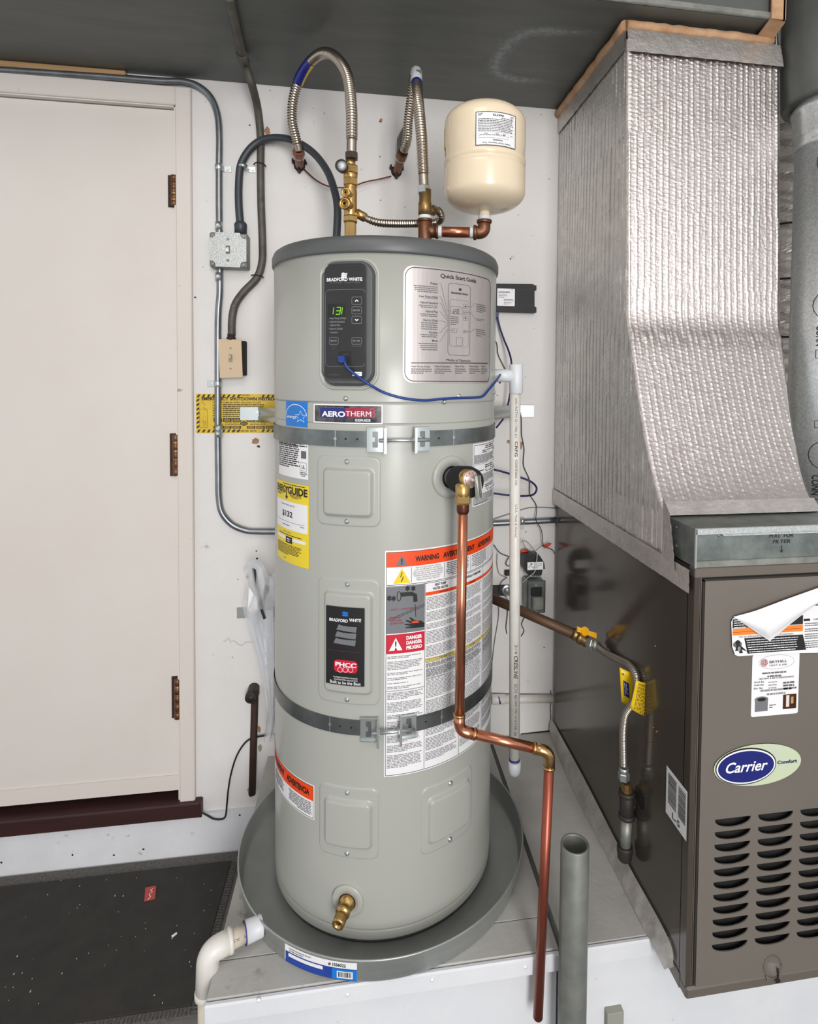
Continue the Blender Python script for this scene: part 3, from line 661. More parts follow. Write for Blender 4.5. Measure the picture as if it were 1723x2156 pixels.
d.rect('ink', (1690, 1310), (1703, 1315), 1); d.text('ink', 'OPERATION', (1710, 1314), 1745, 3.6, 2)
for y0, n in ((1320, 2), (1332, 2), (1343, 3), (1358, 4)): d.greek('inkgrey', (1692, y0-2), (1745, y0+n*4.4-2), n, wl=.008)
d.rect('ink', (1721, 1276), (1745, 1306), 1); d.poly('ink', [(1708, 1283), (1715, 1277), (1722, 1283)], 1)
nb = d.build('notice', fu, 'black, orange and white notice, peeling')
A = [(1545, 1299), (1590, 1285), (1650, 1262), (1723, 1236), (1760, 1224)]; B = [(1545, 1299), (1617, 1347), (1658, 1313), (1700, 1280), (1760, 1240)]
def along(P, t): k = min(int(t*(len(P)-1)), len(P)-2); f = t*(len(P)-1)-k; return (P[k][0]*(1-f)+P[k+1][0]*f, P[k][1]*(1-f)+P[k+1][1]*f)
def flap(u, v):
    a = along(A, u); b = along(B, u); p = onY(a[0]*(1-v)+b[0]*v, a[1]*(1-v)+b[1]*v, FY-.012); return Vector((p.x, FY-.0115-.016*math.sin(PI*min(1, v*1.05)*.8+.2)*min(1, 4*u), p.z))
MB().grid(48, 14, flap).build('curled_flap', 'paper', nb)
# side label of the cabinet, screws, hole
d = Deco(SIDE, .0008); P = [(1405, 1611), (1449, 1668), (1447, 1768), (1402, 1708)]
u0, v1 = d.uv(P[0]); u1, _ = d.uv(P[1]); v0 = d.uv(P[3])[1]; d.rectuv('paper', u0, v1, u1, v0)
for c0, c1 in ((.1, .5), (.6, .93)):
    x = v1-.01
    while x > v0+.028:
        w = rnd.choice((.0008, .0014, .0022)); d.rectuv('ink', u0+(u1-u0)*c0, x, u0+(u1-u0)*c1, x-w, 1); x -= w+rnd.choice((.0008, .0014))
d.textuv('ink', 'L-5', u0+(u1-u0)*.32, v0+.007, .03, .012, 1, .02)
d.build('barcode_label', fu, 'white barcode label')
for px, py in ((1382, 1360), (1378, 1532), (1372, 1566), (1385, 1540)):
    p = onX(px, py, FX); MB().lathe(p, (-1, 0, 0), [(0, .003), (.003, .0025), (.004, .001)], 8).build('screw', 'brass_dull', fu)
d = Deco(SIDE, .0006); hu, hv = d.uv((1350, 1683)); d.polyuv('interior', [(hu+.017*math.cos(2*PI*i/20), hv+.022*math.sin(2*PI*i/20)) for i in range(20)][::-1], 0)
d.build_sub(fu, 'pipe_hole')
# underlay paper at the cabinet foot
up_ = [onX(a, b, FX-.002) for a, b in ((1162, 1512), (1227, 1630), (1321, 1812), (1408, 1972))]+[onX(1421, 2036, FX-.002)]
lo = [onZ(a, b, ZS+.001) for a, b in ((1160, 1549), (1205, 1656), (1289, 1819), (1358, 1955))]+[Vector((FX-.012, 1.10, ZS-.02))]
uc = curve(up_, 14); lc = curve(lo, 14); N = len(uc)-1
def unf(u, v): i = min(N, int(round(u*N))); p = uc[i].lerp(lc[i], v); return p+Vector((-.004*math.sin(PI*v)*hn(u*24, 7)-.002, 0, .004*(hn(u*30, v*5)-.5)*math.sin(PI*v)))
o = MB().grid(N, 7, unf).build('underlay_paper', 'film'); tag(o, 'crumpled translucent wrapping strip along the foot of the furnace side', 'packing film')
# ------------------------------------------------------------------ round flue and foil duct at the right edge
fl = thing('round_flue', 'round galvanised flue pipe beside the foil plenum at the right edge', 'flue pipe', (1.17, 1.36, ZS))
FC = CylS(1.168, 1.36, .082)
MB().lathe((FC.x, FC.y, .9), (0, 0, 1), [(0, FC.r), (1.18, FC.r)], 48).build('pipe', 'galv', fl)
MB().lathe((FC.x, FC.y, 2.075), (0, 0, 1), [(0, .083), (.004, .087), (.012, .087), (.03, .083), (.034, .088), (.085, .09), (.09, .094), (.1, .094), (.104, .09), (.12, .09)], 48).build('collar', 'galv', fl)
MB().lathe((FC.x-.012, FC.y+.01, 2.185), (-.02, .05, 1), [(0, .098), (.01, .102), (.5, .11)], 40).build('elbow', 'duct', fl)
p = FC.pt(-.06, 2.172, .012); MB().lathe(p, FC.pt(-.06, 2.172, .1)-p, [(0, .004), (.003, .003)], 10).build('screw', 'zinc', fl)
d = Deco(FC, .0006)
ut = FC.uv(1722, 500)[0]
for zt in (onY(1720, 330, 1.29).z, onY(1720, 640, 1.29).z, onY(1720, 960, 1.29).z):
    d.strokeuv('ink', [(ut+.03+.036*math.cos(t*PI/8), zt+.035*math.sin(t*PI/8)) for t in range(16)], .0018, 1, True)
    d.textuv('ink', 'CONN', ut+.004, zt-.05, .05, .016, 1, .02, 0, -90)
    d.strokeuv('ink', [(ut+.03, zt+.085), (ut+.006, zt+.085), (ut+.006, zt+.068), (ut+.03, zt+.068)], .0018, 1)
    d.strokeuv('ink', [(ut+.03, zt-.11), (ut+.004, zt-.11), (ut+.004, zt-.13), (ut+.03, zt-.13)], .0018, 1)
d.build_sub(fl, 'stencil_print')
fo = thing('foil_flex_duct', 'crinkled silver flexible duct half hidden behind the flue pipe', 'duct', (1.36, 1.72, 1.05))
def crk(u, v):
    a = 2*PI*u; r = .105+.006*(hn(int(v*60+u*9), 2)-.5)+.003*math.sin(v*160+u*18); return Vector((1.36+r*math.cos(a), 1.74+r*math.sin(a), 1.05+1.31*v))
MB().grid(48, 260, crk, False).build('duct_skin', 'foil_tape', fo)
for z in (1.45, 1.62, 1.8, 1.97): MB().lathe((1.36, 1.74, z), (0, 0, 1), [(0, .1105), (.006, .1105)], 40, cap=False).build('band', 'gap', fo)
def crk2(u, v): a = 2*PI*u; r = .12+.012*(hn(u*22, v*6)-.5); return Vector((1.24+r*math.cos(a)+.1*v, 1.28+r*math.sin(a)*.8, 2.44+.2*v))
o = MB().grid(60, 10, crk2, False).build('foil_wrap', 'foil_tape'); tag(o, 'crumpled silver foil wrap above the flue elbow in the top right corner', 'foil wrap')
# ================================================================== WATER HEATER
wh = thing('water_heater', 'tall grey hybrid heat pump water heater standing in a round pan', 'water heater', (TX, TY, .2975))
AX = (0, 0, 1); O0 = (TX, TY, 0)
MB().lathe(O0, AX, [(.298, TR-.004), (.3, TR-.001), (.301, TR-.0008), (.317, TR-.0008), (.318, TR-.001), (.3205, TR-.004), (.323, TR), (.325, TR), (1.385, TR), (1.3878, TR), (1.388, TR-.0012), (1.3895, TR-.0012), (1.3897, TR), (1.392, TR), (1.428, TR), (1.4307, TR), (1.431, TR-.002), (1.433, TR-.002), (1.4332, TR+.0012), (1.436, TR+.0012), (1.739, TR+.0012)], 160).build('jacket', 'jacket', wh)
MB().lathe(O0, AX, [(1.737, TR-.01), (1.737, TR+.0045), (1.742, TR+.006), (1.757, TR+.006), (1.763, TR+.0035), (1.768, TR+.0015), (1.7735, TR-.006), (1.778, TR-.03), (1.782, TR-.12), (1.783, 0)], 128).build('lid', 'lid', wh)
def rbox_h(u, v, cu_, cv_, hw, hh, r, e):
    qx = abs(u-cu_)-hw+r; qy = abs(v-cv_)-hh+r; dd = math.hypot(max(qx, 0), max(qy, 0))+min(max(qx, qy), 0)-r
    t = max(0, min(1, -dd/e)); return t*t*(3-2*t)
def relief(name, mt, u0, u1, v0, v1, fn, parent, surf=TANK, st=.002, label=None):
    nu = max(2, int((u1-u0)/st)); nv = max(2, int((v1-v0)/st))
    return MB().grid(nu, nv, lambda a, b: surf.pt(u0+(u1-u0)*a, v0+(v1-v0)*b, fn(u0+(u1-u0)*a, v0+(v1-v0)*b))).build(name, mt, parent, label)
def screw(u, v, n=.0, parent=wh, r=.0042, surf=TANK, mt='zinc'):
    p = surf.pt(u, v, n); ax = surf.pt(u, v, n+1)-p
    return MB().lathe(p, ax, [(0, r*1.25), (.001, r*1.25), (.0012, r), (.0035, r*.95), (.0045, r*.5)], 14).build('screw', mt, parent)
def access(px0_, px1_, pt, pb, inner, name='access_panel'):
    u0 = TANK.uv(px0_, (pt+pb)/2)[0]; u1 = TANK.uv(px1_, (pt+pb)/2)[0]; cu0 = (px0_+px1_)/2; v1 = TANK.uv(cu0, pt)[1]; v0 = TANK.uv(cu0, pb)[1]
    cu_, cv_, hw, hh = (u0+u1)/2, (v0+v1)/2, (u1-u0)/2, (v1-v0)/2; iu, it, ib = inner
    def h(u, v):
        a = rbox_h(u, v, cu_, cv_, hw, hh, .018, .004)*.0042-.0015
        b = rbox_h(u, v, cu_+.001, cv_+(ib-it)/2, hw-iu, hh-(it+ib)/2, .014, .009)*.0085; return a+b
    o = relief(name, 'jacket', u0-.004, u1+.004, v0-.004, v1+.004, h, wh, st=.0018)
    screw(cu_, v1-.0125, .0027, o); screw(cu_, v0+.0125, .0027, o); return o, cu_, cv_
access(668, 804, 959, 1110, (.016, .024, .02))
apm, cum, cvm = access(670, 803, 1217, 1484, (.016, .026, .024))
access(672, 800, 1655, 1807, (.014, .026, .024))
access(884, 993, 1640, 1781, (.014, .024, .022))
for px, py, n in ((729, 839, .0012), (965, 834, .0012), (935, 846, .0012), (1039, 826, .0012)): screw(*TANK.uv(px, py), n)
# control panel
u0, _ = TANK.uv(678, 680); u1, _ = TANK.uv(793, 680); v1 = TANK.uv(735, 548)[1]; v0 = TANK.uv(735, 815)[1]; cu_, cv_, hw, hh = (u0+u1)/2, (v0+v1)/2, (u1-u0)/2, (v1-v0)/2
cp0 = TANK.uv(684, 680)[0]; cp1 = TANK.uv(771, 680)[0]; cpt = TANK.uv(728, 560)[1]; cpb = TANK.uv(728, 799)[1]
relief('shroud_lip', 'jacket', u0-.012, u1+.014, v0-.014, v1+.011, lambda u, v: -.001+.0062*rbox_h(u, v, cu_+.001, cv_-.001, hw+.0085, hh+.008, .04, .006)-.006*rbox_h(u, v, cu_, cv_, hw+.002, hh+.001, .034, .003), wh)
bz = relief('control_panel', 'bezel', u0, u1, v0, v1, lambda u, v: -.001+.0155*rbox_h(u, v, cu_, cv_, hw, hh, .034, .008)-.0085*rbox_h(u, v, (cp0+cp1)/2, (cpt+cpb)/2, (cp1-cp0)/2+.004, (cpt-cpb)/2+.004, .014, .006), wh, st=.0016, label='dark grey framed control panel')
PANEL = CylS(TX, TY, TR+.006); d = Deco(PANEL, .0006)
d.rrect('panel_black', (684, 560), (771, 799), .012)
d.text('white', 'BRADFORD WHITE', (689, 593), 763.5, 6.6, 2, .028); d.text('inkgrey', 'WATER  HEATERS', (695, 598), 759, 3, 2, 0)
for k in range(3):
    y = 575+k*3.7; d.poly('white', [(720.5-k*.5, y), (724-k*.5, y-.8), (728-k*.5, y+.6), (732-k*.5, y-.2), (731.5-k*.5, y+2.8), (727.5-k*.5, y+3.5), (724-k*.5, y+2.4), (720-k*.5, y+3.2)][::-1] if False else [(720.5-k*.5, y), (724-k*.5, y-.8), (728-k*.5, y+.6), (732-k*.5, y-.2), (731.5-k*.5, y+2.8), (727.5-k*.5, y+3.5), (724-k*.5, y+2.4), (720-k*.5, y+3.2)], 3)
d.rline('inklight', (686, 611), (769, 772), .009, .0005, 1)
sa = d.uv((694, 668)); sb = d.uv((725, 645)); d.rect('ink', (691, 640), (728, 668), 1)
def seg7(ch, u, v, w, h, dd=d, mt='digit', t=.0017, L=3, sh=.15):
    S = {'1': 'bc', '3': 'abcdg', 'l': 'ef', '2': 'abged', '0': 'abcdef'}[ch]
    Q = {'a': ((0, h), (w, h)), 'b': ((w, h), (w, h/2)), 'c': ((w, h/2), (w, 0)), 'd': ((0, 0), (w, 0)), 'e': ((0, 0), (0, h/2)), 'f': ((0, h/2), (0, h)), 'g': ((0, h/2), (w, h/2))}
    for k in S: (x0, y0), (x1, y1) = Q[k]; dd.strokeuv(mt, [(u+x0+y0*sh, v+y0), (u+x1+y1*sh, v+y1)], t, L)
hh_ = TANK.uv(715, 647.5)[1]-TANK.uv(715, 662)[1]
for ch, px in (('1', 694), ('3', 708), ('l', 720)): seg7(ch, d.uv((px, 655))[0], d.uv((px, 662))[1], .0088, hh_)
for t, y, x1 in (('Heat Pump (Only)', 672, 729), ('Hybrid Standard', 679.5, 726), ('Hybrid Plus', 686.5, 717), ('Electric (Only)', 694, 722), ('Vacation', 701.5, 712)): d.text('inklight', t, (695.5, y), x1, 3.4, 2, .015)
for y in (677.5, 692.5): d.text('inklight', '>', (692, y+1), 693.5, 2, 2)
for x0_, y0_, x1_, y1_, t in ((741.5, 625.5, 762, 641, '^'), (741.5, 646, 762, 661, 'ENTER'), (741.5, 666, 762, 681.5, 'v'), (694.5, 710.5, 713, 725, 'MODE'), (741.5, 711, 762, 725, 'FILTER')):
    q = Deco(PANEL, .0009); q.rrect('panel_black', (x0_, y0_), (x1_, y1_), .0025); q.rline('inklight', (x0_, y0_), (x1_, y1_), .0025, .0006, 1); xm, ym = (x0_+x1_)/2, (y0_+y1_)/2
    if t in '^v':
        s_ = 1 if t == '^' else -1; q.stroke('white', [(xm-3.3, ym+1.6*s_), (xm, ym-1.6*s_), (xm+3.3, ym+1.6*s_)], .0022, 2)
    else: q.text('inklight', t, (x0_+3, ym+2), x1_-3, 4, 2, .01)
    o = q.mb['panel_black'].build('button', 'panel_black', bz)
    for mk in q.order[1:]: d.q(mk); d.mb[mk].add(q.mb[mk].v, q.mb[mk].f)
d.text('inkgrey', 'Hold for', (698, 729.5), 710, 2.4, 2); d.text('inkgrey', '°F / °C', (699, 735), 709, 2.6, 2); d.text('inkgrey', 'Hold to Reset', (741, 730), 762, 2.6, 2)
d.rect('ink', (714, 739.5), (739.5, 767), 2); d.text('inkgrey', 'CONNECT', (721, 747.5), 735, 2.2, 3)
d.text('inkgrey', '225-56285-00A', (693, 790), 715.5, 2.6, 2); d.rect('white', (743, 783), (762.5, 792), 2); d.text('inkgrey', 'CONNECT', (748, 788), 760, 2.5, 3)
d.build_sub(bz)
# quick start guide
d = Deco(CylS(TX, TY, TR+.0012), .0006); U0 = TANK.uv(853, 690)[0]; U1 = TANK.uv(1031, 690)[0]; V1 = TANK.uv(940, 570)[1]; V0 = TANK.uv(940, 803)[1]
gs = d.s
d.rruv('steel_label', U0-.004, V1+.004, U1+.003, V0-.004, .02); d.rruv_line('ink', U0, V1, U1, V0, .019, .0016, 1)
def P8(x, y): return (840+x/7.985, 550+y/7.985)     # reads a position off an enlarged look at the label
def T(s_, xl, yb, xr_, h, m_='ink', b=0): a = P8(xl, yb); d.text(m_, s_, a, P8(xr_, yb)[0], h/7.985, 2, b)
def slant(s_, xl, yl, xr_, yr, h, m_='ink', b=0):
    a = P8(xl, yl); u_, v_ = d.uv(a); ur, vr = d.uv(P8(xr_, yr)); hh2 = d.uv(P8(xl, yl-h))[1]-v_; d.textuv(m_, s_, u_, (v_+vr)/2, ur-u_, hh2, 2, b)
slant('Quick Start Guide', 698, 285, 1297, 358, 66, b=.012)
for s_, xl, y, h in (('Display', 530, 388, 36), ('Heat Pump (Only)', 340, 603, 36), ('Hybrid Standard', 360, 707, 36), ('Hybrid Plus', 450, 858, 36), ('Electric (Only)', 412, 1005, 36), ('Vacation', 500, 1210, 36), ('Mode', 560, 1352, 34)): T(s_, xl, y, 652, h, b=.004)
for a, b, n in (((235, 392), (650, 545), 4), ((375, 612), (645, 645), 1), ((330, 722), (645, 800), 2), ((330, 868), (645, 945), 2), ((335, 1012), (645, 1165), 4), ((345, 1215), (645, 1292), 2), ((315, 1362), (645, 1510), 4)): d.greek('inkgrey', P8(*a), P8(*b), n, align='r', wl=.009, last=.9)
def ln(L_, w=.0006): d.stroke('inkgrey', [P8(*p) for p in L_], w, 2)
for L_ in ([(675, 378), (705, 380), (810, 832), (862, 835)], [(678, 598), (705, 600), (810, 918), (860, 920)], [(678, 703), (705, 705), (808, 958), (860, 960)], [(678, 848), (700, 850), (810, 995), (855, 995)], [(675, 998), (700, 1000), (810, 1033), (860, 1035)], [(668, 1203), (698, 1203), (810, 1068), (860, 1070)], [(672, 1345), (698, 1345), (808, 1153), (868, 1155)], [(1155, 765), (1215, 768), (1262, 715), (1292, 715)], [(1152, 862), (1205, 862), (1265, 950), (1290, 965)], [(1152, 1182), (1215, 1185), (1262, 1142), (1290, 1142)]): ln(L_)
d.rline('inkgrey', P8(832, 362), P8(1188, 1592), .008, .0009, 2); d.rline('inkgrey', P8(855, 638), P8(1165, 1445), .006, .0005, 2)
T('BRADFORD WHITE', 878, 540, 1158, 26, b=.03); d.rect('ink', P8(1008, 455), P8(1046, 498), 3); d.greek('inklight', P8(900, 548), P8(1145, 572), 1, last=1)
d.rline('inkgrey', P8(872, 755), P8(1066, 898), .0006, .0005, 2); d.stroke('inkgrey', [P8(1020, 765), P8(1020, 895)], .0005, 2)
for ch, x in (('1', 885), ('2', 925), ('0', 970)): q = d.uv(P8(x, 885)); seg7(ch, q[0], q[1], .0036, .0098, d, 'ink', .0009, 3, .12)
for x0_, y0_, x1_, y1_ in ((1082, 718, 1148, 798), (1085, 830, 1146, 896), (1080, 922, 1146, 998), (888, 1130, 970, 1205), (1080, 1160, 1146, 1206), (965, 1280, 1068, 1420)): d.rline('inkgrey', P8(x0_, y0_), P8(x1_, y1_), .0012, .0006, 2)
d.poly('ink', [P8(1100, 772), P8(1116, 742), P8(1132, 772)], 3); d.poly('ink', [P8(1100, 950), P8(1132, 950), P8(1116, 975)], 3)
d.greek('inkgrey', P8(1092, 852), P8(1138, 872), 1, last=1); d.greek('inkgrey', P8(905, 1155), P8(955, 1178), 1, last=1); d.greek('inkgrey', P8(1090, 1170), P8(1138, 1190), 1, last=1); d.greek('inkgrey', P8(872, 915), P8(1020, 1085), 5, wl=.006)
for a, b, n in (((1300, 705), (1468, 890), 5), ((1300, 955), (1450, 1025), 2), ((1300, 1130), (1450, 1285), 4)): d.greek('inkgrey', P8(*a), P8(*b), n, wl=.008)
T('Modes of Operation', 798, 1680, 1198, 42); d.stroke('ink', [P8(205, 1710), P8(1490, 1718)], .0016, 2)
for s_, xl, xr_ in (('Heat Pump (Only)', 205, 522), ('Hybrid Standard', 600, 862), ('Hybrid Plus', 945, 1095), ('Electric (Only)', 1183, 1325), ('Vacation', 1380, 1445)):
    T(s_, xl, 1780, xr_, 30); d.greek('inkgrey', P8(xl, 1795), P8(min(xr_+40, 1485), 1900), 3, wl=.009)
d.build('quick_start_guide', wh, 'brushed silver quick start guide')
# round energy emblem, series badge
d = Deco(CylS(TX, TY, TR+.0002), .0006); d.rect('blue', (603, 842), (648, 900)); (u0, v1), (u1, v0) = d.uv((603, 842)), d.uv((648, 900)); w_, h_ = u1-u0, v1-v0
E_ = lambda x, y: (u0+w_*x, v0+h_*y)
d.strokeuv('white', [E_(.5+.47*math.cos(t*PI/14), .42+.43*math.sin(t*PI/14)) for t in range(15)], .0015, 1)
st = [E_(.73+(.27 if k % 2 == 0 else .12)*math.sin(2*PI*k/10)*.95, .38+(.24 if k % 2 == 0 else .1)*math.cos(2*PI*k/10)) for k in range(10)]; d.strokeuv('white', st, .0014, 1, True)
d.textuv('white', 'energy', *E_(.06, .32), w_*.52, h_*.11, 1, .01, .35)
d.build('efficiency_emblem', wh, 'blue square emblem with white arc and star')
d = Deco(CylS(TX, TY, TR+.0002), .0006); d.rect('white', (661, 850), (806, 893)); d.rect('badge_metal', (663.5, 852.5), (803.5, 890.5), 1); d.rrect('badgeblue', (675, 858), (735, 881), .004, 2); d.rrect('maroon', (728, 858), (791, 879), .004, 3)
d.rect('ink', (682, 854), (736, 859), 3); d.text('inklight', 'BRADFORD WHITE', (684, 858), 725, 2.6, 5); d.text('white', 'AERO', (679, 876), 728, 10.5, 5, .035); d.text('white', 'THERM', (729, 876), 782, 10.5, 5, 0); d.rect('ink', (745, 881), (784, 888), 4); d.text('white', 'SERIES', (748, 887), 781, 4.5, 5, .02)
d.ring('inklight', (780, 860), (789, 869), .0007, 5); d.ring('inklight', (779, 869), (790, 879), .0007, 5)
d.build('series_badge', wh, 'black chrome badge with white rim')
# rating plate, yellow guide, warnings
TL = CylS(TX, TY, TR); d = Deco(TL, .0006)
u0, u1, v1, v0 = -.309, -.186, 1.345, 1.267; d.rectuv('paper', u0, v1, u1, v0)
d.greekuv('ink', u0+.004, v1-.004, u1-.026, v0+.02, 12, wl=.02, fill=.55); d.greekuv('ink', u0+.004, v1-.001, u1-.004, v1-.010, 2, wl=.02, fill=.5, last=1); d.rruv_line('ink', -.211, 1.302, -.191, 1.285, .001, .0006, 1); d.textuv('ink', 'UL', -.206, 1.2895, .01, .007, 1, .02); d.greekuv('inkgrey', -.212, 1.283, -.189, 1.272, 3, align='c')
d.rectuv('inkgrey', -.208, 1.327, -.192, 1.311, 1)
d.build('rating_label', wh, 'white rating label')
d = Deco(TL, .0006); u0, u1, v1, v0 = -.323, -.184, 1.254, 1.077; w_, h_ = u1-u0, v1-v0; X = lambda t: u0+w_*t; Y = lambda t: v1-h_*t
d.rectuv('yellow', u0, v1, u1, v0); d.rectuv('paper', X(.015), Y(.235), X(.975), Y(.585), 1); d.greekuv('ink', X(.3), Y(.012), X(.97), Y(.035), 1, last=1)
d.textuv('ink', 'ENERG', X(.03), Y(.135), w_*.36, h_*.085, 2, .03); d.textuv('ink', 'GUIDE', X(.47), Y(.135), w_*.5, h_*.085, 2, .04); d.strokeuv('ink', [(X(.43), Y(.06)), (X(.43), Y(.19))], .004, 2)
d.strokeuv('ink', [(X(.385), Y(.052)), (X(.43), Y(.09)), (X(.475), Y(.052))], .0035, 2); d.polyuv('ink', [(X(.38), Y(.175)), (X(.48), Y(.175)), (X(.43), Y(.215))][::-1], 2)
d.greekuv('ink', X(.03), Y(.145), X(.34), Y(.18), 2); d.greekuv('ink', X(.52), Y(.14), X(.85), Y(.185), 3, align='c')
d.textuv('ink', 'Estimated Yearly Energy Cost', X(.25), Y(.29), w_*.42, h_*.022, 2); d.textuv('ink', '$132', X(.28), Y(.425), w_*.33, h_*.066, 2, .03)
d.strokeuv('inkgrey', [(X(.03), Y(.46)), (X(.03), Y(.49)), (X(.9), Y(.49)), (X(.9), Y(.46))], .0007, 2); d.greekuv('ink', X(.3), Y(.525), X(.56), Y(.545), 1, last=1); d.greekuv('ink', X(.82), Y(.505), X(.92), Y(.525), 1, last=1)
d.textuv('ink', 'First Hour Rating', X(.32), Y(.63), w_*.24, h_*.016, 2); d.greekuv('ink', X(.15), Y(.645), X(.85), Y(.665), 1, last=1)
for a, b in ((.04, .4), (.6, .93)): d.rectuv('paper', X(a), Y(.68), X(b), Y(.72), 1)
d.rectuv('ink', X(.4), Y(.675), X(.6), Y(.755), 1); d.greekuv('paper', X(.44), Y(.69), X(.56), Y(.74), 2, align='c', L=3); d.greekuv('ink', X(.06), Y(.77), X(.85), Y(.91), 8); d.greekuv('ink', X(.33), Y(.945), X(.47), Y(.96), 1)
d.build('energy_label', wh, 'yellow energy cost label reading $132')
d = Deco(TL, .0006); u0, u1, v1, v0 = -.012, .40, 1.128, .651; d.rectuv('paper', u0, v1, u1, v0)
a, b = u0+.003, u1-.003
d.rectuv('orange', a, v1-.004, b, v1-.035, 1); d.rruv_line('ink', a, v1-.0035, b, v1-.072, .0008, .0009, 2)
d.polyuv('photo_grey', [(a+.018, v1-.033), (a+.045, v1-.033), (a+.0315, v1-.0105)], 2); d.textuv('ink', '!', a+.03, v1-.030, .003, .012, 3, .03)
d.textuv('ink', 'WARNING', a+.06, v1-.0255, .054, .0105, 3, .035); d.textuv('ink', 'AVERTISSEMENT', a+.124, v1-.0255, .095, .0105, 3, .035); d.textuv('ink', 'ADVERTENCIA', a+.232, v1-.0255, .075, .0105, 3, .035)
d.polyuv('yellow', [(a+.014, v1-.0695), (a+.05, v1-.0695), (a+.032, v1-.038)], 2); d.strokeuv('ink', [(a+.0325, v1-.046), (a+.029, v1-.056), (a+.035, v1-.055), (a+.031, v1-.066)], .0017, 3)
def vl(x, y0, y1, w=.0008): d.strokeuv('ink', [(x, y0), (x, y1)], w, 2)
def hl(y, x0, x1, w=.0008): d.strokeuv('ink', [(x0, y), (x1, y)], w, 2)
for x in (a+.052, a+.128, a+.205, a+.29): vl(x, v1-.037, v1-.069)
for k, t in enumerate(('RISK OF ELECTRICAL SHOCK', 'CAN CAUSE INJURY OR DEATH.', 'DISCONNECT ALL POWER SUPPLIES', 'BEFORE SERVICING OR RESETTING', 'TEMPERATURE LIMITING DEVICE.', 'ONLY PROPERLY QUALIFIED', 'PERSONNEL MAY SERVICE.')):
    w = .0024*len(t); w = min(w, .068); d.textuv('inkgrey', t, a+.09-w/2, v1-.0405-.0043*k, w, .0027, 2)
for x in (a+.131, a+.209): d.greekuv('inkgrey', x, v1-.037, x+.07, v1-.068, 8, align='c', wl=.01)
y2 = v1-.075; d.rruv_line('ink', a, y2, b, v0+.003, .0008, .0009, 2); c1, c2, c3 = a+.0825, a+.171, a+.259
for x in (c1, c2, c3): vl(x, y2, v0+.003)
d.rectuv('photo_grey', a+.0006, y2-.001, c1-.001, y2-.099, 1); d.rectuv('red', a+.0006, y2-.101, c1-.001, y2-.1415, 1)
d.strokeuv('ink', [(a+.03, y2-.018), (a+.052, y2-.018), (a+.06, y2-.022), (a+.061, y2-.036)], .009, 2); d.strokeuv('ink', [(a+.026+.004*math.cos(t), y2-.021+.010*math.sin(t)) for t in [k*PI/7 for k in range(14)]], .0016, 3, True)
for x, y in ((a+.006, y2-.024), (a+.015, y2-.025), (a+.044, y2-.006), (a+.056, y2-.007)): d.polyuv('ink', [(x+.006*math.cos(t)*(1 if k % 2 else .6), y+.007*math.sin(t)*(1 if k % 2 else .6)) for k, t in enumerate([k*PI/6 for k in range(12)])][::-1], 2)
d.strokeuv('ink', [(a+.002, y2-.07), (a+.04, y2-.056), (c1-.001, y2-.043)], .001, 2); d.strokeuv('ink', [(a+.012, y2-.07), (a+.05, y2-.056), (c1-.001, y2-.047)], .001, 2); d.strokeuv('ink', [(a+.06, y2-.04), (a+.062, y2-.068)], .0012, 3)
d.textuv('maroon', 'HOT - CALIENTE', a+.01, y2-.050, .056, .0035, 3, .02)
for k, t in enumerate(('BURN', 'BRULURE', 'QUEMADURA')): d.textuv('maroon', t, a+.008, y2-.067-.006*k, .02+.004*k, .0035, 3, .02)
d.polyuv('ink', [(a+.08, y2-.092), (a+.055, y2-.091), (a+.04, y2-.089), (a+.040, y2-.087), (a+.053, y2-.086), (a+.038, y2-.082), (a+.039, y2-.080), (a+.053, y2-.081), (a+.040, y2-.074), (a+.042, y2-.072), (a+.055, y2-.077), (a+.048, y2-.069), (a+.05, y2-.067), (a+.062, y2-.076), (a+.074, y2-.078), (c1-.001, y2-.084)][::-1], 3); d.polyuv('orange', [(a+.052, y2-.080), (a+.07, y2-.081), (a+.066, y2-.077), (a+.056, y2-.076)][::-1], 4)
d.polyuv('white', [(a+.006, y2-.135), (a+.034, y2-.135), (a+.020, y2-.108)], 2); d.textuv('ink', '!', a+.0185, y2-.1325, .003, .017, 3, .02)
for k, t in enumerate(('DANGER', 'DANGER', 'PELIGRO')): d.textuv('white', t, a+.042, y2-.1135-.0105*k, .034, .0068, 3, .05)
d.textuv('ink', 'HEAT PUMP', c1+.022, y2-.0085, .028, .0052, 2, .03); d.textuv('ink', 'WATER HEATER', c1+.017, y2-.0165, .038, .0052, 2, .03)
d.textuv('ink', 'CHAUFFE-EAU A THERMOPOMPE', c2+.012, y2-.0105, .064, .0048, 2, .03)
for x0_, x1_ in ((c1, c2), (c2, c3), (c3, b)):
    d.rectuv('orange', x0_+.001, y2-.0195, x1_-.001, y2-.0265, 1); d.textuv('ink', 'WARNING', (x0_+x1_)/2-.012, y2-.025, .022, .0036, 2, .02)
    y = y2-.03
    for n in (9, 7, 4, 9, 8, 6, 7): d.greekuv('inklight', x0_+.003, y, x1_-.005, y-.0031*n, n, wl=.014, fill=.5); y -= .0031*n+.0035
    d.rectuv('yellow', x0_+.0005, v0+.240, x1_-.0005, v0+.233, 1); d.textuv('ink', 'CAUTION', (x0_+x1_)/2-.010, v0+.2345, .02, .0036, 2, .02); d.strokeuv('ink', [(x0_, v0+.24), (x1_, v0+.24)], .0005, 2)
    y = v0+.229
    for n in (9, 14, 12, 12, 9, 6): d.greekuv('inklight', x0_+.003, y, x1_-.005, y-.0031*n, n, wl=.014, fill=.5); y -= .0031*n+.0035
y = y2-.146
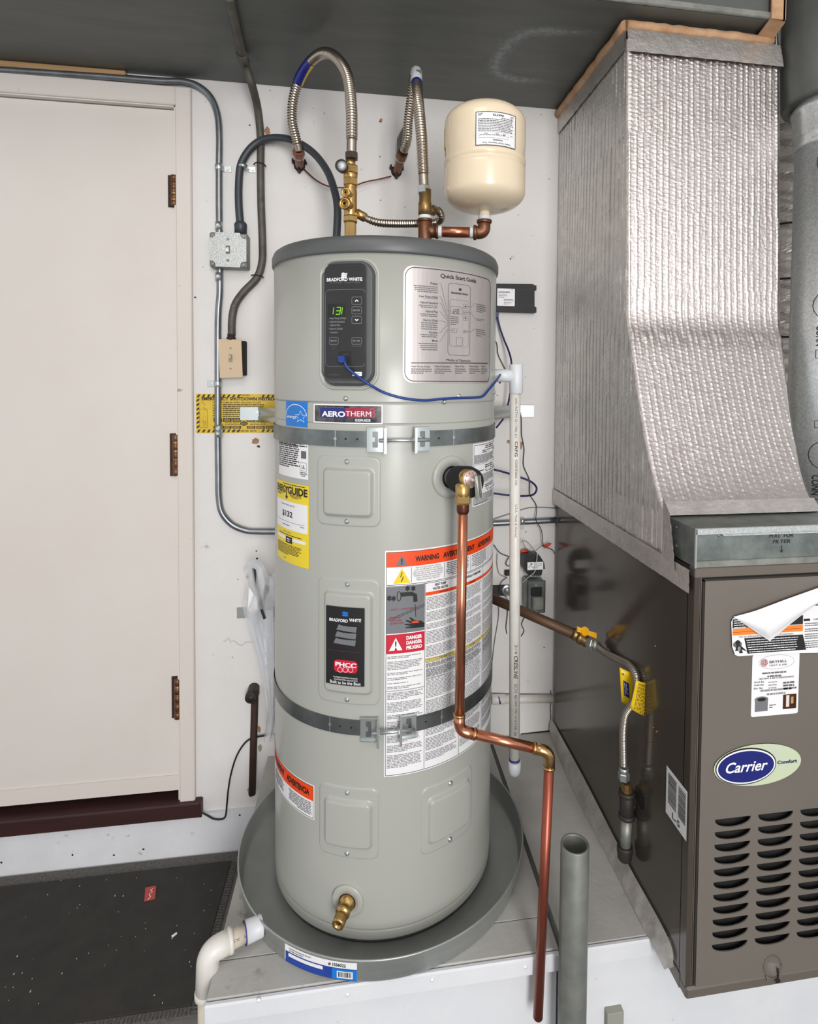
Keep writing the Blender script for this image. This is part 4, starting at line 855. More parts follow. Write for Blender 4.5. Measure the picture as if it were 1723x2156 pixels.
for n in (2, 6, 2, 2, 1, 2): d.greekuv('inklight', a+.003, y, c1-.004, y-.0032*n, n, wl=.014, fill=.5); y -= .0032*n+.0045
hl(y+.001, a, c1)
for n in (5, 7, 3, 8, 5, 5, 9, 4, 6, 2, 2, 2):
    if y-.0032*n < v0+.006: break
    d.greekuv('inklight', a+.003, y-.002, c1-.004, y-.002-.0032*n, n, wl=.014, fill=.5); y -= .0032*n+.0045
wl_ = d.build('warning_label', wh, 'large white warning label with orange and red bands')
d = Deco(TL, .0006); u0, u1, v1, v0 = -.40, -.168, .612, .536; d.rectuv('paper', u0, v1, u1, v0); d.rectuv('orange', u0+.003, v1-.003, u1-.003, v1-.035, 1); d.rruv_line('ink', u0, v1-.003, u1-.003, v0+.003, .0006, .0009, 2)
d.textuv('ink', 'ADVERTENCIA', -.262, v1-.025, .080, .0125, 3, .04); d.textuv('ink', 'AVERTISSEMENT', -.37, v1-.025, .095, .0125, 3, .04); d.greekuv('inkgrey', -.26, v1-.039, -.176, v0+.008, 8, align='r', wl=.014); d.greekuv('inkgrey', -.35, v1-.039, -.275, v0+.008, 8, wl=.014)
d.build('caution_sticker', wh, 'white sticker with orange band at lower left')
d = Deco(TL, .0006); u0, u1, v1, v0 = .201, .36, 1.339, 1.198; d.rruv('paper', u0, v1, u1, v0, .004); d.rruv_line('ink', u0+.004, v1-.004, u1-.004, v0+.004, .001, .0012, 1)
for k in range(3):
    y = v1-.006-.045*k; d.greekuv('ink', u0+.055, y, u0+.12, y-.009, 2, wl=.03, fill=.5, last=1); d.greekuv('ink', u0+.02+.02*(k == 0), y-.010, u1-.008, y-.018, 2, wl=.06, fill=.45, last=1); d.greekuv('inkgrey', u0+.006, y-.020, u0+.13, y-.040, 8, wl=.012, fill=.6); d.strokeuv('inkgrey', [(u0+.006, y-.042), (u1-.006, y-.042)], .0006, 1)
d.build('instruction_label', wh, 'white instruction label at right edge')
# maker plate on the middle access panel
PM = CylS(TX, TY, TR+.0112); d = Deco(PM, .0005); d.rrect('ink', (687, 1273), (768, 1446), .002); d.rline('inklight', (687, 1273), (768, 1446), .002, .0008, 1)
d.text('white', 'BRADFORD', (694, 1306), 733, 6, 2, .025, .1); d.text('white', 'WHITE', (736, 1308), 761, 6, 2, .025, .1)
for k in range(2): d.poly('blue', [(722, 1288+k*5), (726, 1287+k*5), (730, 1289+k*5), (734, 1288+k*5), (733, 1292+k*5), (729, 1293+k*5), (725, 1291+k*5), (721, 1292+k*5)], 2)
for k in range(3): y = 1314+k*14; d.poly('photo_grey', [(714-k*3, y), (722-k*3, y+3), (735-k*2, y+5), (752-k, y+6), (750-k, y+18), (735-k*2, y+16), (720-k*3, y+13), (709-k*3, y+11)], 2)
d.greek('maroon', (693, 1366), (763, 1374), 2, last=1); d.rrect('red', (704, 1387), (753, 1418), .008, 2); d.text('white', 'PHCC', (707, 1401), 751, 8.5, 4, .03)
for k in range(3): d.ring('white', (712+k*11, 1404), (722+k*11, 1415), .0008, 4)
d.text('white', 'PLUMBING-HEATING-COOLING', (703, 1425), 753, 3, 3); d.text('white', 'CONTRACTORS ASSOCIATION', (704, 1430), 753, 3, 3); d.text('white', 'Built to be the Best', (696, 1436), 760, 6, 3, .01)
base = d.mb['ink'].build('maker_plate', 'ink', wh, 'black glossy maker plate')
for k in d.order[1:]: o = d.mb[k].build('lettering', k, base); o['kind'] = 'stuff'
# valve opening collars
def collar(px, py, r, hole, name):
    u_, v_ = TANK.uv(px, py); p = TANK.pt(u_, v_, -.003); ax = (TANK.pt(u_, v_, 1)-TANK.pt(u_, v_, 0))
    o = MB().lathe(p, ax, [(0, r), (.0065, r), (.0085, r-.002), (.0085, hole), (.0, hole-.001)], 48, cap=False).build(name, 'jacket', wh)
    MB().lathe(TANK.pt(u_, v_, .0045), ax, [(0, hole+.0), (.0004, 0)], 32).build('opening', 'black', o); return u_, v_, ax.normalized()
uT, vT, aT = collar(948, 1004, .0455, .024, 'valve_collar')
uD, vD, aD = collar(733, 1895, .0345, .0185, 'drain_collar')
# drain valve
pD = TANK.pt(uD, vD, .0); dv = aD+Vector((-.05, 0, -.12)); e = pD+dv*.052
o = MB().lathe(pD, dv, [(0, .0165), (.012, .0165), (.014, .012), (.022, .012), (.022, .015), (.03, .015), (.03, .0115), (.036, .0115), (.0365, .013), (.038, .0115), (.040, .013), (.042, .0115), (.044, .013), (.046, .0115), (.048, .013), (.053, .0125), (.053, .0075), (.046, .0065)], 24, cap=False).build('drain_valve', 'brass', wh)
MB().lathe(pD+dv*.043, dv, [(0, .0062), (.0025, .0062)], 16).build('valve_bore', 'black', o)
# seismic straps
def strap(name, lab, zc, hgt, Lb, Rb, ends, z_r=None):
    th = thing(name, lab, 'strap', (TX, TY-TR, zc)); rr = TR+.0022
    def arc(u0, u1, zz, h_, extra=0):
        n = 60; return MB().grid(110, 1, lambda a, b: CylS(TX, TY, rr).pt(u0+(u1-u0)*a, zz-h_/2+h_*b, extra), False)
    bl = arc(-1.9*TR, Lb+.02, zc, hgt).build('band', 'strap_steel', th, solid=.0014); br = arc(Rb-.02, 1.9*TR, zc, hgt).build('band', 'strap_steel', th, solid=.0014)
    dd = Deco(CylS(TX, TY, rr+.0008), .0002)
    for u in (Lb-.02, Lb-.045, Rb+.022): dd.polyuv('gap', [(u+.0022*math.cos(t), zc+.0022*math.sin(t)) for t in [k*PI/5 for k in range(10)]][::-1])
    for u, zz in ((Lb-.068, zc), (Rb+.06, zc)): dd.polyuv('zinc', [(u+.0035*math.cos(t), zz+.0035*math.sin(t)) for t in [k*PI/5 for k in range(10)]][::-1]); dd.rectuv('zinc', u-.001, zz+hgt/2, u+.001, zz-hgt/2)
    dd.build_sub(th, 'punched_hole')
    for side, (u0, u1) in ((-1, Lb_r), (1, Rb_r)) if False else ((-1, (Lb, Lb+.036)), (1, (Rb-.034, Rb))):
        cc = CylS(TX, TY, TR+.0035); m = MB(); hh = hgt/2+.0075; uf = u1 if side < 0 else u0
        m.grid(6, 1, lambda a, b: cc.pt(u0+(u1-u0)*a, zc-hh+2*hh*b, .0012), False)
        for zz in (-1, 1): m.grid(6, 1, lambda a, b: cc.pt(u0+(u1-u0)*a, zc+zz*hh, .0012+.006*b), False)
        m.grid(1, 8, lambda a, b: cc.pt(uf-side*-.0+(side*-1)*0, zc-hh-.002+(2*hh+.004)*b, .001+.026*a), False)
        m.grid(2, 8, lambda a, b: cc.pt(uf-side*.004*a, zc-hh-.002+(2*hh+.004)*b, .027), False)
        o = m.build('bracket', 'zinc', th, solid=.0016)
        q = Deco(CylS(TX, TY, TR+.0035), .0022); um = (u0+u1)/2+side*.001
        for zz in (-1, 1): q.rruv('strap_steel', um-.0055, zc+zz*.0105+.006, um+.0055, zc+zz*.0105-.006, .002)
        q.rruv('strap_steel', um-.001, zc+.006, um+.0055, zc-.006, .0005); q.build_sub(o, 'slot')
    cc = CylS(TX, TY, TR+.0035); n_ = .0165; a_ = cc.pt(Lb+.026, zc-.001, n_); b_ = cc.pt(Rb-.006, zc-.001, n_)
    m = MB(); m.cyl(a_, b_, .0036, seg=14); o = m.build('bolt', 'zinc', th); dr = (b_-a_).normalized()
    MB().hexa(cc.pt(Rb-.040, zc-.001, n_), cc.pt(Rb-.040, zc-.001, n_)+dr*.006, .0068).build('nut', 'zinc', th)
    MB().hexa(cc.pt(Lb+.037, zc-.001, n_), cc.pt(Lb+.037, zc-.001, n_)+dr*.004, .0085).build('bolt_head', 'zinc', th)
    return th
s1 = strap('seismic_strap', 'upper galvanised strap and bolt around the water heater', 1.3585, .033, -.05, .08, 0)
s2 = strap('seismic_strap', 'lower galvanised strap and bolt crossing the warning label', .757, .032, -.061, .055, 0)
for sgn, pts_, z in ((-1, ((505, 870), (578, 871)), 0), (1, ((1126, 865), (1040, 866)), 0)):
    a = onY(pts_[0][0], pts_[0][1], YW-.004); b = onY(pts_[1][0], pts_[1][1], YW-.16)
    m = MB().box((min(a.x, a.x-sgn*.055), YW-.004, a.z-.022), (max(a.x, a.x-sgn*.055), YW-.0005, a.z+.02), .001)
    o = m.build('wall_bracket', 'zinc', s1); c = Vector((a.x-sgn*.055, YW-.004, a.z)); e = Vector((TX+sgn*TR*.93, YW-.25, a.z+.004))
    MB().grid(10, 1, lambda u, v: c.lerp(e, u)+Vector((0, -.01*math.sin(PI*u), (-.02+.04*v)))).build('strap_tail', 'zinc', s1, solid=.0015)
    MB().cyl((c.x+sgn*.008, YW-.006, a.z), (c.x+sgn*.008, YW-.009, a.z), .0135, seg=20).cyl((c.x+sgn*.008, YW-.009, a.z), (c.x+sgn*.008, YW-.014, a.z), .006, seg=6, sm=False).build('lag_screw', 'zinc', s1)
a = onY(508, 1290, YW-.002); MB().box((a.x-.013, YW-.004, a.z-.017), (a.x+.13, YW-.001, a.z+.017), .001).build('wall_bracket', 'zinc', s2)
# ================================================================== DRAIN PAN
pn = thing('drain_pan', 'round aluminium drain pan under the water heater', 'pan', (TX, TY, ZS)); RP = .3496; ZR = .3407
MB().lathe((TX, TY, ZS), AX, [(0.0005, 0), (.0005, RP-.012), (.004, RP-.006), (.05, RP-.0015), (ZR-ZS, RP-.001), (ZR-ZS+.0015, RP+.0012), (ZR-ZS, RP+.0032), (ZR-ZS-.003, RP+.0025), (ZR-ZS-.005, RP+.001), (.006, RP-.004), (.0002, RP-.008)], 120, cap=False).build('tray', 'pan', pn)
MB().lathe((TX, TY, ZS+.001), AX, [(0, TR-.006), (.0095, TR-.006)], 64).build('support_ring', 'pan_dark', pn)
d = Deco(CylS(TX, TY, RP), .0012); q0 = d.uv((601, 1995)); u0 = q0[0]; u1 = d.uv((752, 2045))[0]; v1, v0 = ZR-.006, ZR-.042
d.rectuv('paper', u0, v1, u1, v0+.004); d.rectuv('bluedark', u0+.002, v1-.013, u1, v0, 1); d.rectuv('blue', u1-.05, v1-.014, u1, v0+.001, 2); d.rectuv('paper', u0+.01, v1-.015, u0+.09, v1-.022, 2); d.textuv('ink', '# 1036022', u1-.058, v1-.0095, .036, .0055, 2, .03); d.rectuv('paper', u1-.04, v1-.018, u1-.008, v0+.004, 3)
x = u1-.037
while x < u1-.011: w = rnd.choice((.0006, .0012, .002)); d.rectuv('ink', x, v1-.0195, x+w, v0+.0065, 4); x += w+.001
d.greekuv('inklight', u0+.012, v1-.003, u0+.07, v1-.012, 2, wl=.01); d.build('pan_label', pn, 'blue and white product label')
# pan drain piping
dp = thing('pan_drain_pipe', 'cream and white plastic drain pipe with elbow leaving the pan', 'drain pipe', onZ(430, 2156, .0))
ang = math.atan2(-.73, -.68); zc = ZS+.034
c0 = onZ(548, 1950, zc+.0); 
def dirp(): return (onZ(475, 1983, zc-.0)-c0)
dr = dirp().normalized(); e1 = c0+dr*.0
a = c0-dr*.004; MB().lathe(a, dr, [(0, .0195), (.002, .0205), (.003, .0205), (.034, .0215), (.034, .018)], 28, cap=False).build('coupling', 'pvc_white', dp)
MB().lathe(a+dr*.034, dr, [(0, .0222), (.0015, .0222), (.0015, .016)], 28, cap=False).build('primer_mark', 'primer', dp)
el = onZ(441, 2003, zc-.002); mid = a+dr*.03; MB().cyl(mid, mid.lerp(el, .8), .0175, seg=28).build('pipe', 'pvc_old', dp)
bt = Vector((el.x-.004, el.y-.004, -.0)); L1 = mid.lerp(el, .42)
pts = bend([L1, el+dr*.002, Vector((bt.x, bt.y, el.z-.085))], .035, 12)
MB().tube(pts, .0222, 28).build('elbow', 'pvc', dp); MB().lathe(L1-dr*.001, dr, [(0, .0235), (.006, .0235), (.008, .022)], 28).build('elbow_rim', 'pvc', dp); MB().lathe((bt.x, bt.y, el.z-.088), (0, 0, 1), [(0, .021), (.003, .0235), (.012, .0235), (.014, .022)], 28).build('elbow_rim', 'pvc', dp)
MB().cyl((bt.x, bt.y, 0), (bt.x, bt.y, el.z-.08), .0175, seg=28).build('pipe', 'pvc_old', dp)
for p, r_, t in ((mid+dr*.012, .0178, '112X  F24'),):
    side = Vector((0, 0, 1)).cross(dr).normalized()
    class PS(Surf):
        curved = True
        def pt(s, u, v, n=0): b = v/.0175; nn = (Vector((0, 0, 1))*math.cos(b)+side*math.sin(b)); return p-dr*(u-.034)+nn*(.0175+n)
    q = Deco(PS(), .0004); q.textuv('inkgrey', t, .004, -.0245 if side.y > 0 else .0175, .05, .0052, 1); q.build_sub(dp)
# ================================================================== RELIEF VALVE AND COPPER DISCHARGE
rv = thing('relief_valve', 'brass pressure relief valve with black foam jacket and test lever', 'valve', TANK.pt(uT, vT, 0))
p0 = TANK.pt(uT, vT, 0); MB().lathe(p0, aT, [(0, .0195), (.036, .0195)], 32).build('nipple', 'galv', rv)
vc = p0+aT*.055; out = onY(975, 1030, 1.16); dn = Vector((0, 0, -1))
cp = onY(987, 1008, 1.13)
m = MB().lathe(p0+aT*.026, aT+Vector((-.15, -.1, 0)), [(0, .020), (.002, .0275), (.02, .0295), (.044, .0325), (.058, .031), (.062, .027), (.063, .016)], 32); m.build('foam_jacket', 'foam', rv)
va = (cp-vc).normalized(); m = MB()
m.cyl((out.x, out.y+.004, out.z+.012), (out.x, out.y, out.z-.020), .0148, seg=24, bev=.004).lathe((out.x, out.y, out.z-.012), (0, 0, -1), [(0, .0145), (.004, .0158), (.014, .0158), (.018, .0145)], 8, sm=False); m.build('outlet', 'brass', rv)
ax = (aT+Vector((-.0, -.15, 0))).normalized(); cc = onY(982, 1007, 1.172)
MB().lathe(cc, ax, [(-.01, .016), (0, .0195), (.012, .0195), (.014, .0185)], 28).build('valve_body', 'brass', rv)
MB().lathe(cc+ax*.013, ax, [(0, .018), (.003, .018), (.004, .0168), (.004, .010), (.006, .009), (.0065, .004), (.012, .004), (.013, .0025)], 28).build('end_plate', 'pinkplate', rv)
h0 = cc+ax*.022+Vector((-.003, 0, 0)); MB().prism([h0+Vector((.006, 0, .009)), h0+Vector((.012, .0, .007)), h0+Vector((.016, -.004, -.034)), h0+Vector((.008, -.008, -.037))], ax*.0016).prism([h0+Vector((.012, 0, .010)), h0+Vector((.013, 0, .010)), h0+Vector((.018, -.004, -.034)), h0+Vector((.017, -.004, -.034))], ax*.010).build('test_lever', 'galv_mid', rv)
for k in range(10):
    t = 2*PI*k/10; s1_ = Vector((ax.y, -ax.x, 0)); q_ = cc+ax*.0172+(s1_*math.cos(t)+Vector((0, 0, 1))*math.sin(t))*.0135; MB().cyl(q_, q_+ax*.0006, .0014, seg=6, sm=False).build('stamped_mark', 'inkgrey', rv)
cpz = thing('copper_discharge_pipe', 'shiny copper discharge pipe bending down in front of the heater', 'pipe', onY(1133, 2140, 1.13))
q = [onY(975, 1062, 1.16), onY(967, 1538, 1.16), onY(1158, 1583, 1.13), onY(1133, 2141, 1.13)]
r_ = .0101; m = MB()
d1 = (q[0]-q[1]).normalized(); d2 = (q[2]-q[1]).normalized(); d3 = (q[3]-q[2]).normalized()
MB().cyl(q[0], q[1]+d1*.02, r_, seg=28).build('riser', 'copper', cpz); MB().cyl(q[1]+d2*.02, q[2]-d2*.02, r_, seg=28).build('crossing', 'copper', cpz); MB().cyl(q[2]+d3*.02, q[3], r_, seg=28).lathe(q[3], d3, [(0, r_), (.002, r_-.001), (.002, r_-.004), (-.004, r_-.004)], 28, cap=False).build('drop', 'copper_drop', cpz)
for a, b, c in ((q[0]-d1*0, q[1], q[2]), (q[1], q[2], q[3])):
    pts = bend([b+(a-b).normalized()*.034, b, b+(c-b).normalized()*.034], .026, 12); o = MB().tube(pts, r_+.0012, 28).build('elbow', 'copper' if c is q[2] else 'solder', cpz)
    for e, dd_ in ((pts[0], (pts[1]-pts[0]).normalized()), (pts[-1], (pts[-2]-pts[-1]).normalized())): MB().lathe(e-dd_*.001, dd_, [(0, r_+.0004), (.001, r_+.0022), (.004, r_+.0022), (.006, r_+.001)], 28).build('solder_ring', 'solder', o)
MB().lathe(q[0]+Vector((0, 0, .006)), (0, 0, -1), [(0, .012), (.003, .0128), (.018, .0125), (.022, .0118), (.024, .0105)], 24).build('adapter', 'copper_dark', cpz)
# ================================================================== PLUMBING ABOVE THE HEATER
YT = 1.45
def P(px, py, Y=YT): return onY(px, py, Y)
# brass mixing valve with gauge
mv = thing('mixing_valve', 'brass mixing valve assembly standing on the heater lid, gauge at its side', 'valve', P(738, 497))
bx = P(738, 480).x; Z = lambda py, Y=YT, px=738: onY(px, py, Y).z
m = MB(); zl = 1.775
m.cyl((bx, YT, zl-.0), (bx, YT, Z(466)), .014, seg=8, sm=False, bev=.001); m.build('nipple', 'brass', mv)
MB().lathe((bx, YT, Z(470)), AX, [(0, .016), (.003, .0185), (.014, .0185), (.017, .016)], 6, sm=False).build('union_nut', 'brass', mv)
MB().lathe((bx, YT, Z(457)), AX, [(0, .0145), (.004, .0155), (Z(398)-Z(457)-.004, .0155), (Z(398)-Z(457), .0145), (Z(376)-Z(457), .0145), (Z(376)-Z(457)+.003, .0165), (Z(372)-Z(457)+.010, .0165)], 24).build('valve_body', 'brass', mv)
MB().hexa((bx, YT, Z(392)), (bx, YT, Z(376)), .0185).build('hex_nut', 'brass', mv)
MB().hexa((bx, YT, Z(368)), (bx, YT, Z(349)), .0195, .003).build('hex_nut', 'brass', mv)
MB().cyl((bx, YT, Z(378)), (bx, YT, Z(366)), .013, seg=24).cyl((bx, YT, Z(352)), (bx, YT, Z(338)), .0115, seg=24).build('neck', 'brass', mv)
for px, py, s_ in ((731, 405, .8), (729, 428, 1.0)):
    a = Vector((bx, YT-.006, P(px, py, YT-.03).z)); e = P(px-4, py, YT-.042); dd_ = (e-a).normalized(); L_ = (e-a).length
    o = MB().lathe(a, dd_, [(0, .010*s_), (L_*.6, .010*s_), (L_*.62, .0135*s_), (L_, .0135*s_), (L_, .008*s_), (L_-.006, .0075*s_), (L_-.006, .004*s_), (L_+.0, .003*s_)], 22, cap=False).build('side_port', 'brass', mv)
a = P(750, 448, YT); e = P(770, 459, YT); MB().cyl(a, e, .011, seg=20).build('side_outlet', 'brass', mv)
gc = P(722, 353, YT-.035); gd = Vector((-.22, -1, .0)).normalized()
g = MB().lathe(gc, gd, [(-.004, .008), (0, .0135), (.012, .0145), (.0145, .0145), (.0145, .0128), (.012, .0125)], 32, cap=False).lathe(gc, gd, [(-.004, .008), (-.0035, 0)], 32).build('gauge', 'iron', mv)
MB().lathe(gc+gd*.0125, gd, [(0, .0126), (.0003, 0)], 32).build('gauge_dial', 'gauge_face', g)
u_ = Vector((gd.y, -gd.x, 0)); m = MB(); c_ = gc+gd*.0132
m.prism([c_+u_*.001, c_-u_*.001, c_+u_*.008+Vector((0, 0, -.002)), c_+u_*.008+Vector((0, 0, -.0013))], gd*.0003)
for k in range(11):
    t = -.7+k*.46; r1, r2 = .0092, .0108; cs, sn = math.cos(t), math.sin(t); v_ = Vector((0, 0, 1)); w_ = (-u_*sn+v_*cs)*.0004
    m.prism([c_+(u_*cs+v_*sn)*r1-w_, c_+(u_*cs+v_*sn)*r1+w_, c_+(u_*cs+v_*sn)*r2+w_, c_+(u_*cs+v_*sn)*r2-w_], gd*.0003)
o = m.build('gauge_marks', 'ink', g); o['kind'] = 'stuff'
MB().cyl(gc-gd*.004, Vector((bx, YT, gc.z)), .0055, seg=14).build('gauge_stem', 'brass', mv)
def hose(name, lab, ctrl, r, e0, e1, cat='hose', pitch=.0068, corr=.085, mt='stainless'):
    t = thing(name, lab, cat, ctrl[0]); c = curve(ctrl, 16); n = len(c); L_ = [0]
    for i in range(1, n): L_.append(L_[-1]+(c[i]-c[i-1]).length)
    a = next(i for i in range(n) if L_[i] >= e0); b = next(i for i in range(n) if L_[i] >= L_[-1]-e1)
    MB().tube(c[a:b+1], r, 18, corr=(pitch, corr)).build('corrugated_tube', mt, t)
    if a: MB().tube(c[:a+1], r*.93, 18).build('end_sleeve', 'hose_end', t)
    if b < n-1: MB().tube(c[b:], r*.93, 18).build('end_sleeve', 'hose_end', t)
    return t, c
lc_ = [(740.5, 322, YT), (741, 280, YT), (740, 225, 1.46), (732, 160, 1.50), (708, 121, 1.55), (680, 112, 1.60), (652, 132, 1.65), (629, 170, 1.69), (617, 215, 1.72), (616, 258, 1.745), (624, 292, 1.77), (630, 318, 1.785)]
h1, hc = hose('flexible_hose', 'corrugated steel hose with a blue and yellow label, left loop above the heater', pp(*lc_), .0128, .03, .02)
MB().hexa(P(740.5, 336), P(740.5, 322), .0165).build('hose_nut', 'nut_dark', h1)
k0 = min(range(len(hc)), key=lambda i: (hc[i]-P(655, 128, 1.645)).length); k1 = min(range(len(hc)), key=lambda i: (hc[i]-P(623, 172, 1.695)).length)
seg_ = hc[k0:k1+1]
MB().tube(seg_, .0142, 22).build('hose_label', 'badgeblue', h1)
def halftube(pts, r, a0, a1, mt, name, par):
    def f(u, v):
        i = min(len(pts)-1, int(round(u*(len(pts)-1)))); t = (pts[min(i+1, len(pts)-1)]-pts[max(i-1, 0)]).normalized(); s_ = t.cross(Vector((0, 1, 0))).normalized(); w = s_.cross(t); a = a0+(a1-a0)*v
        return pts[i]+(s_*math.cos(a)+w*math.sin(a))*r
    return MB().grid(len(pts)-1, 10, f).build(name, mt, par)
halftube(seg_, .0146, -.4, PI*.5+.35, 'caution_yellow', 'label_stripe', h1)
halftube(seg_, .0147, PI*.5+.35, PI*.5+.47, 'white', 'label_stripe', h1)
rc_ = [(893, 392, YT), (891, 350, YT), (888, 290, YT), (882, 225, 1.47), (878, 180, 1.52), (877.5, 156, 1.57), (876, 152, 1.61), (872, 170, 1.65), (866, 210, 1.68), (860, 255, 1.71), (858, 290, 1.735), (851, 318, 1.77)]
h2, hc2 = hose('flexible_hose', 'corrugated steel hose with a white banded label at its top, right loop', pp(*rc_), .0128, .028, .02)
MB().hexa(P(893, 408), P(893, 391), .0165).build('hose_nut', 'zinc', h2)
k0 = min(range(len(hc2)), key=lambda i: (hc2[i]-P(878, 178, 1.52)).length); k1 = min(range(len(hc2)), key=lambda i: (hc2[i]-P(875, 156, 1.62)).length)
MB().tube(hc2[k0+2:k1+1], .0142, 22).build('hose_label', 'pvc_white', h2); MB().tube(hc2[k0:k0+4], .0144, 22).build('label_band', 'badgeblue', h2)
m = MB()
for k in range(9):
    a = P(876+k*1.2, 151, 1.553); m.box((a.x, 1.5415, a.z-.024), (a.x+(.0006 if k % 2 else .0011), 1.543, a.z))
o = m.build('barcode', 'ink', h2); o['kind'] = 'stuff'
h3, _ = hose('flexible_hose', 'short corrugated hose running sideways just above the lid', pp((763, 455, YT), (776, 462, 1.455), (798, 469, 1.46), (830, 471, 1.475), (868, 471, 1.495), (900, 470, 1.515), (922, 467, 1.51), (929, 459, 1.49), (925, 446, 1.475), (911, 438, 1.46)), .0088, .02, .02, pitch=.0062, corr=.12)
# wall stubs
for px, py, ux, uy, lab, mt in ((631, 346, 629, 318, 'copper stub with rusty split clamp under the left hose loop', 'copper_dark'), (835, 358, 848, 322, 'copper stub with rusty split clamp under the right hose loop', 'bronze')):
    w = onY(px, py+4, YW); o = onY(ux, uy, 1.785); st = thing('wall_stub', lab, 'pipe fitting', w); c_ = curve([w, w.lerp(o, .45)+Vector((0, 0, -.004)), o], 8)
    MB().tube(c_, .0125, 20).build('stub', mt, st); dd_ = (o-c_[-6]).normalized()
    MB().hexa(o-dd_*.024, o+dd_*.002, .017).build('hose_nut', mt, st); MB().cyl(o-dd_*.03, o-dd_*.022, .0155, seg=20).build('collar', 'hose_end', st)
    MB().lathe((w.x, YW, w.z), (0, -1, 0), [(0, .017), (.003, .017), (.006, .013)], 12).build('escutcheon', 'rust', st)
    for a in (0, 2.1, 4.2):
        q = Vector((w.x+.021*math.cos(a+.5), YW, w.z+.019*math.sin(a+.5))); MB().cyl(q, q+Vector((0, -.016, 0)), .0045, seg=6, sm=False).cyl(q+Vector((0, -.016, 0)), q+Vector((0, -.026, .002)), .0028, seg=10).build('clamp_screw', 'iron', st)
    k = MB()
    for a in (0, 2.1, 4.2): q = Vector((w.x, YW-.006, w.z)); e = Vector((w.x+.023*math.cos(a+.5), YW-.008, w.z+.021*math.sin(a+.5))); k.cyl(q, e, .0058, seg=8)
    k.build('clamp', 'rust', st)
w = P(836, 310, 1.80); MB().prism([onY(850, 265, 1.86), onY(856, 268, 1.86), onY(848, 318, 1.82), onY(836, 332, 1.82), onY(836, 292, 1.84)], (0, .003, 0)).build('pipe_tag', 'galv_mid')
tag(bpy.data.objects['pipe_tag'], 'grey sheet metal tab beside the right wall stub', 'metal tab')
o = MB().tube(pcurve([(641, 357, 1.885), (664, 378, 1.88), (688, 391, 1.875), (712, 395, 1.87), (740, 393, 1.87), (770, 383, 1.875), (800, 377, 1.88), (824, 371, 1.885)], 8), .0022, 8).build('bonding_wire', 'copper_dark'); tag(o, 'thin dark bonding wire sagging between the two wall stubs', 'wire')
# tee, nipple, elbow, expansion tank
te = thing('plumbing_tee', 'copper tee and brass coupling on the lid feeding the expansion tank', 'pipe fitting', P(896, 497))
tx_ = P(895, 470).x; zt0 = 1.776
MB().cyl((tx_, YT, zt0), (tx_, YT, Z(462, px=895)), .0165, seg=24, bev=.002).cyl((tx_, YT, Z(462, px=895)-.006), (tx_, YT, Z(462, px=895)), .0185, seg=24).cyl((tx_, YT, Z(487, px=895)), (tx_+.030, YT-.004, Z(487, px=895)), .0155, seg=24).cyl((tx_+.026, YT-.004, Z(487, px=895)), (tx_+.032, YT-.005, Z(487, px=895)), .0178, seg=24).build('tee', 'bronze', te)
MB().cyl((tx_, YT, Z(462, px=895)), (tx_, YT, Z(454, px=895)), .0158, seg=24, bev=.001).build('thread_tape', 'teflon', te)
MB().lathe((tx_, YT, Z(454, px=895)), AX, [(0, .0162), (.03, .0162), (.032, .0148), (.062, .0148)], 20).cyl((tx_, YT+.002, Z(438, px=895)), (tx_+.026, YT+.012, Z(442, px=895)), .010, seg=16).build('coupling', 'brass_dull', te)
zn = Z(488.5, 1.445, 960)
ex0 = P(920, 488, 1.445); ex1 = P(1000, 490, 1.43)
MB().cyl(ex0, ex1, .0128, seg=24).build('nipple', 'copper', te)
MB().cyl(ex0, ex0.lerp(ex1, .13), .0138, seg=24, bev=.001).cyl(ex0.lerp(ex1, .87), ex1, .0138, seg=24, bev=.001).build('thread_tape', 'teflon', te)
YE = 1.425; ec = P(1019, 488, YE); et = P(1020, 464, YE)
pts = bend([ex1-Vector((.003, 0, 0)), Vector((ec.x, ec.y, ex1.z)), et], .022, 10); MB().tube(pts, .0155, 24).lathe(et, (0, 0, -1), [(0, .0185), (.006, .0185), (.008, .016)], 24).lathe(pts[0], pts[1]-pts[0], [(0, .018), (.006, .018), (.008, .0155)], 24).build('elbow', 'bronze', te)
xt = thing('expansion_tank', 'cream expansion tank mounted upside down above the heater', 'tank', et)
RX = P(1104, 380, YE).x-P(934, 380, YE).x; RX = RX*.5*.985; ex_ = P(1020, 380, YE).x+.001; zb = Z(446, YE, 1020); zt = Z(226, YE, 1020); H = zt-zb
cz = lambda py: Z(py, YE, 1020)
def dome(z0, z1, rr): return [(z0+(z1-z0)*(1-math.cos(PI/2*k/12))**.0*math.sin(PI/2*k/12), rr*max(0.0001, math.cos(PI/2*k/12))**.55) for k in range(13)]
seam = cz(352); pr = []
hb = .045; pr += [(zb+hb*(1-math.cos(PI/2*k/14)), RX*math.sin(PI/2*k/14)**.8 if k else .012) for k in range(15)]
pr += [(seam-.016, RX), (seam-.007, RX), (seam-.004, RX*.972), (seam-.001, RX*.972), (seam+.002, RX*1.004), (seam+.010, RX*1.006), (seam+.015, RX*.985), (cz(318)-.003, RX*.985), (cz(318)+.004, RX)]
pr += [(zt-hb*1.0+hb*math.sin(PI/2*k/14), RX*max(.004, math.cos(PI/2*k/14))**.75) for k in range(15)]
MB().lathe((ex_, YE, 0), AX, pr, 72).build('shell', 'cream', xt)
MB().lathe((et.x, YE, et.z-.0), AX, [(-.002, .0145), (.004, .0145), (.010, .0135), (zb-et.z+.012, .0135)], 20).build('stem', 'cream', xt)
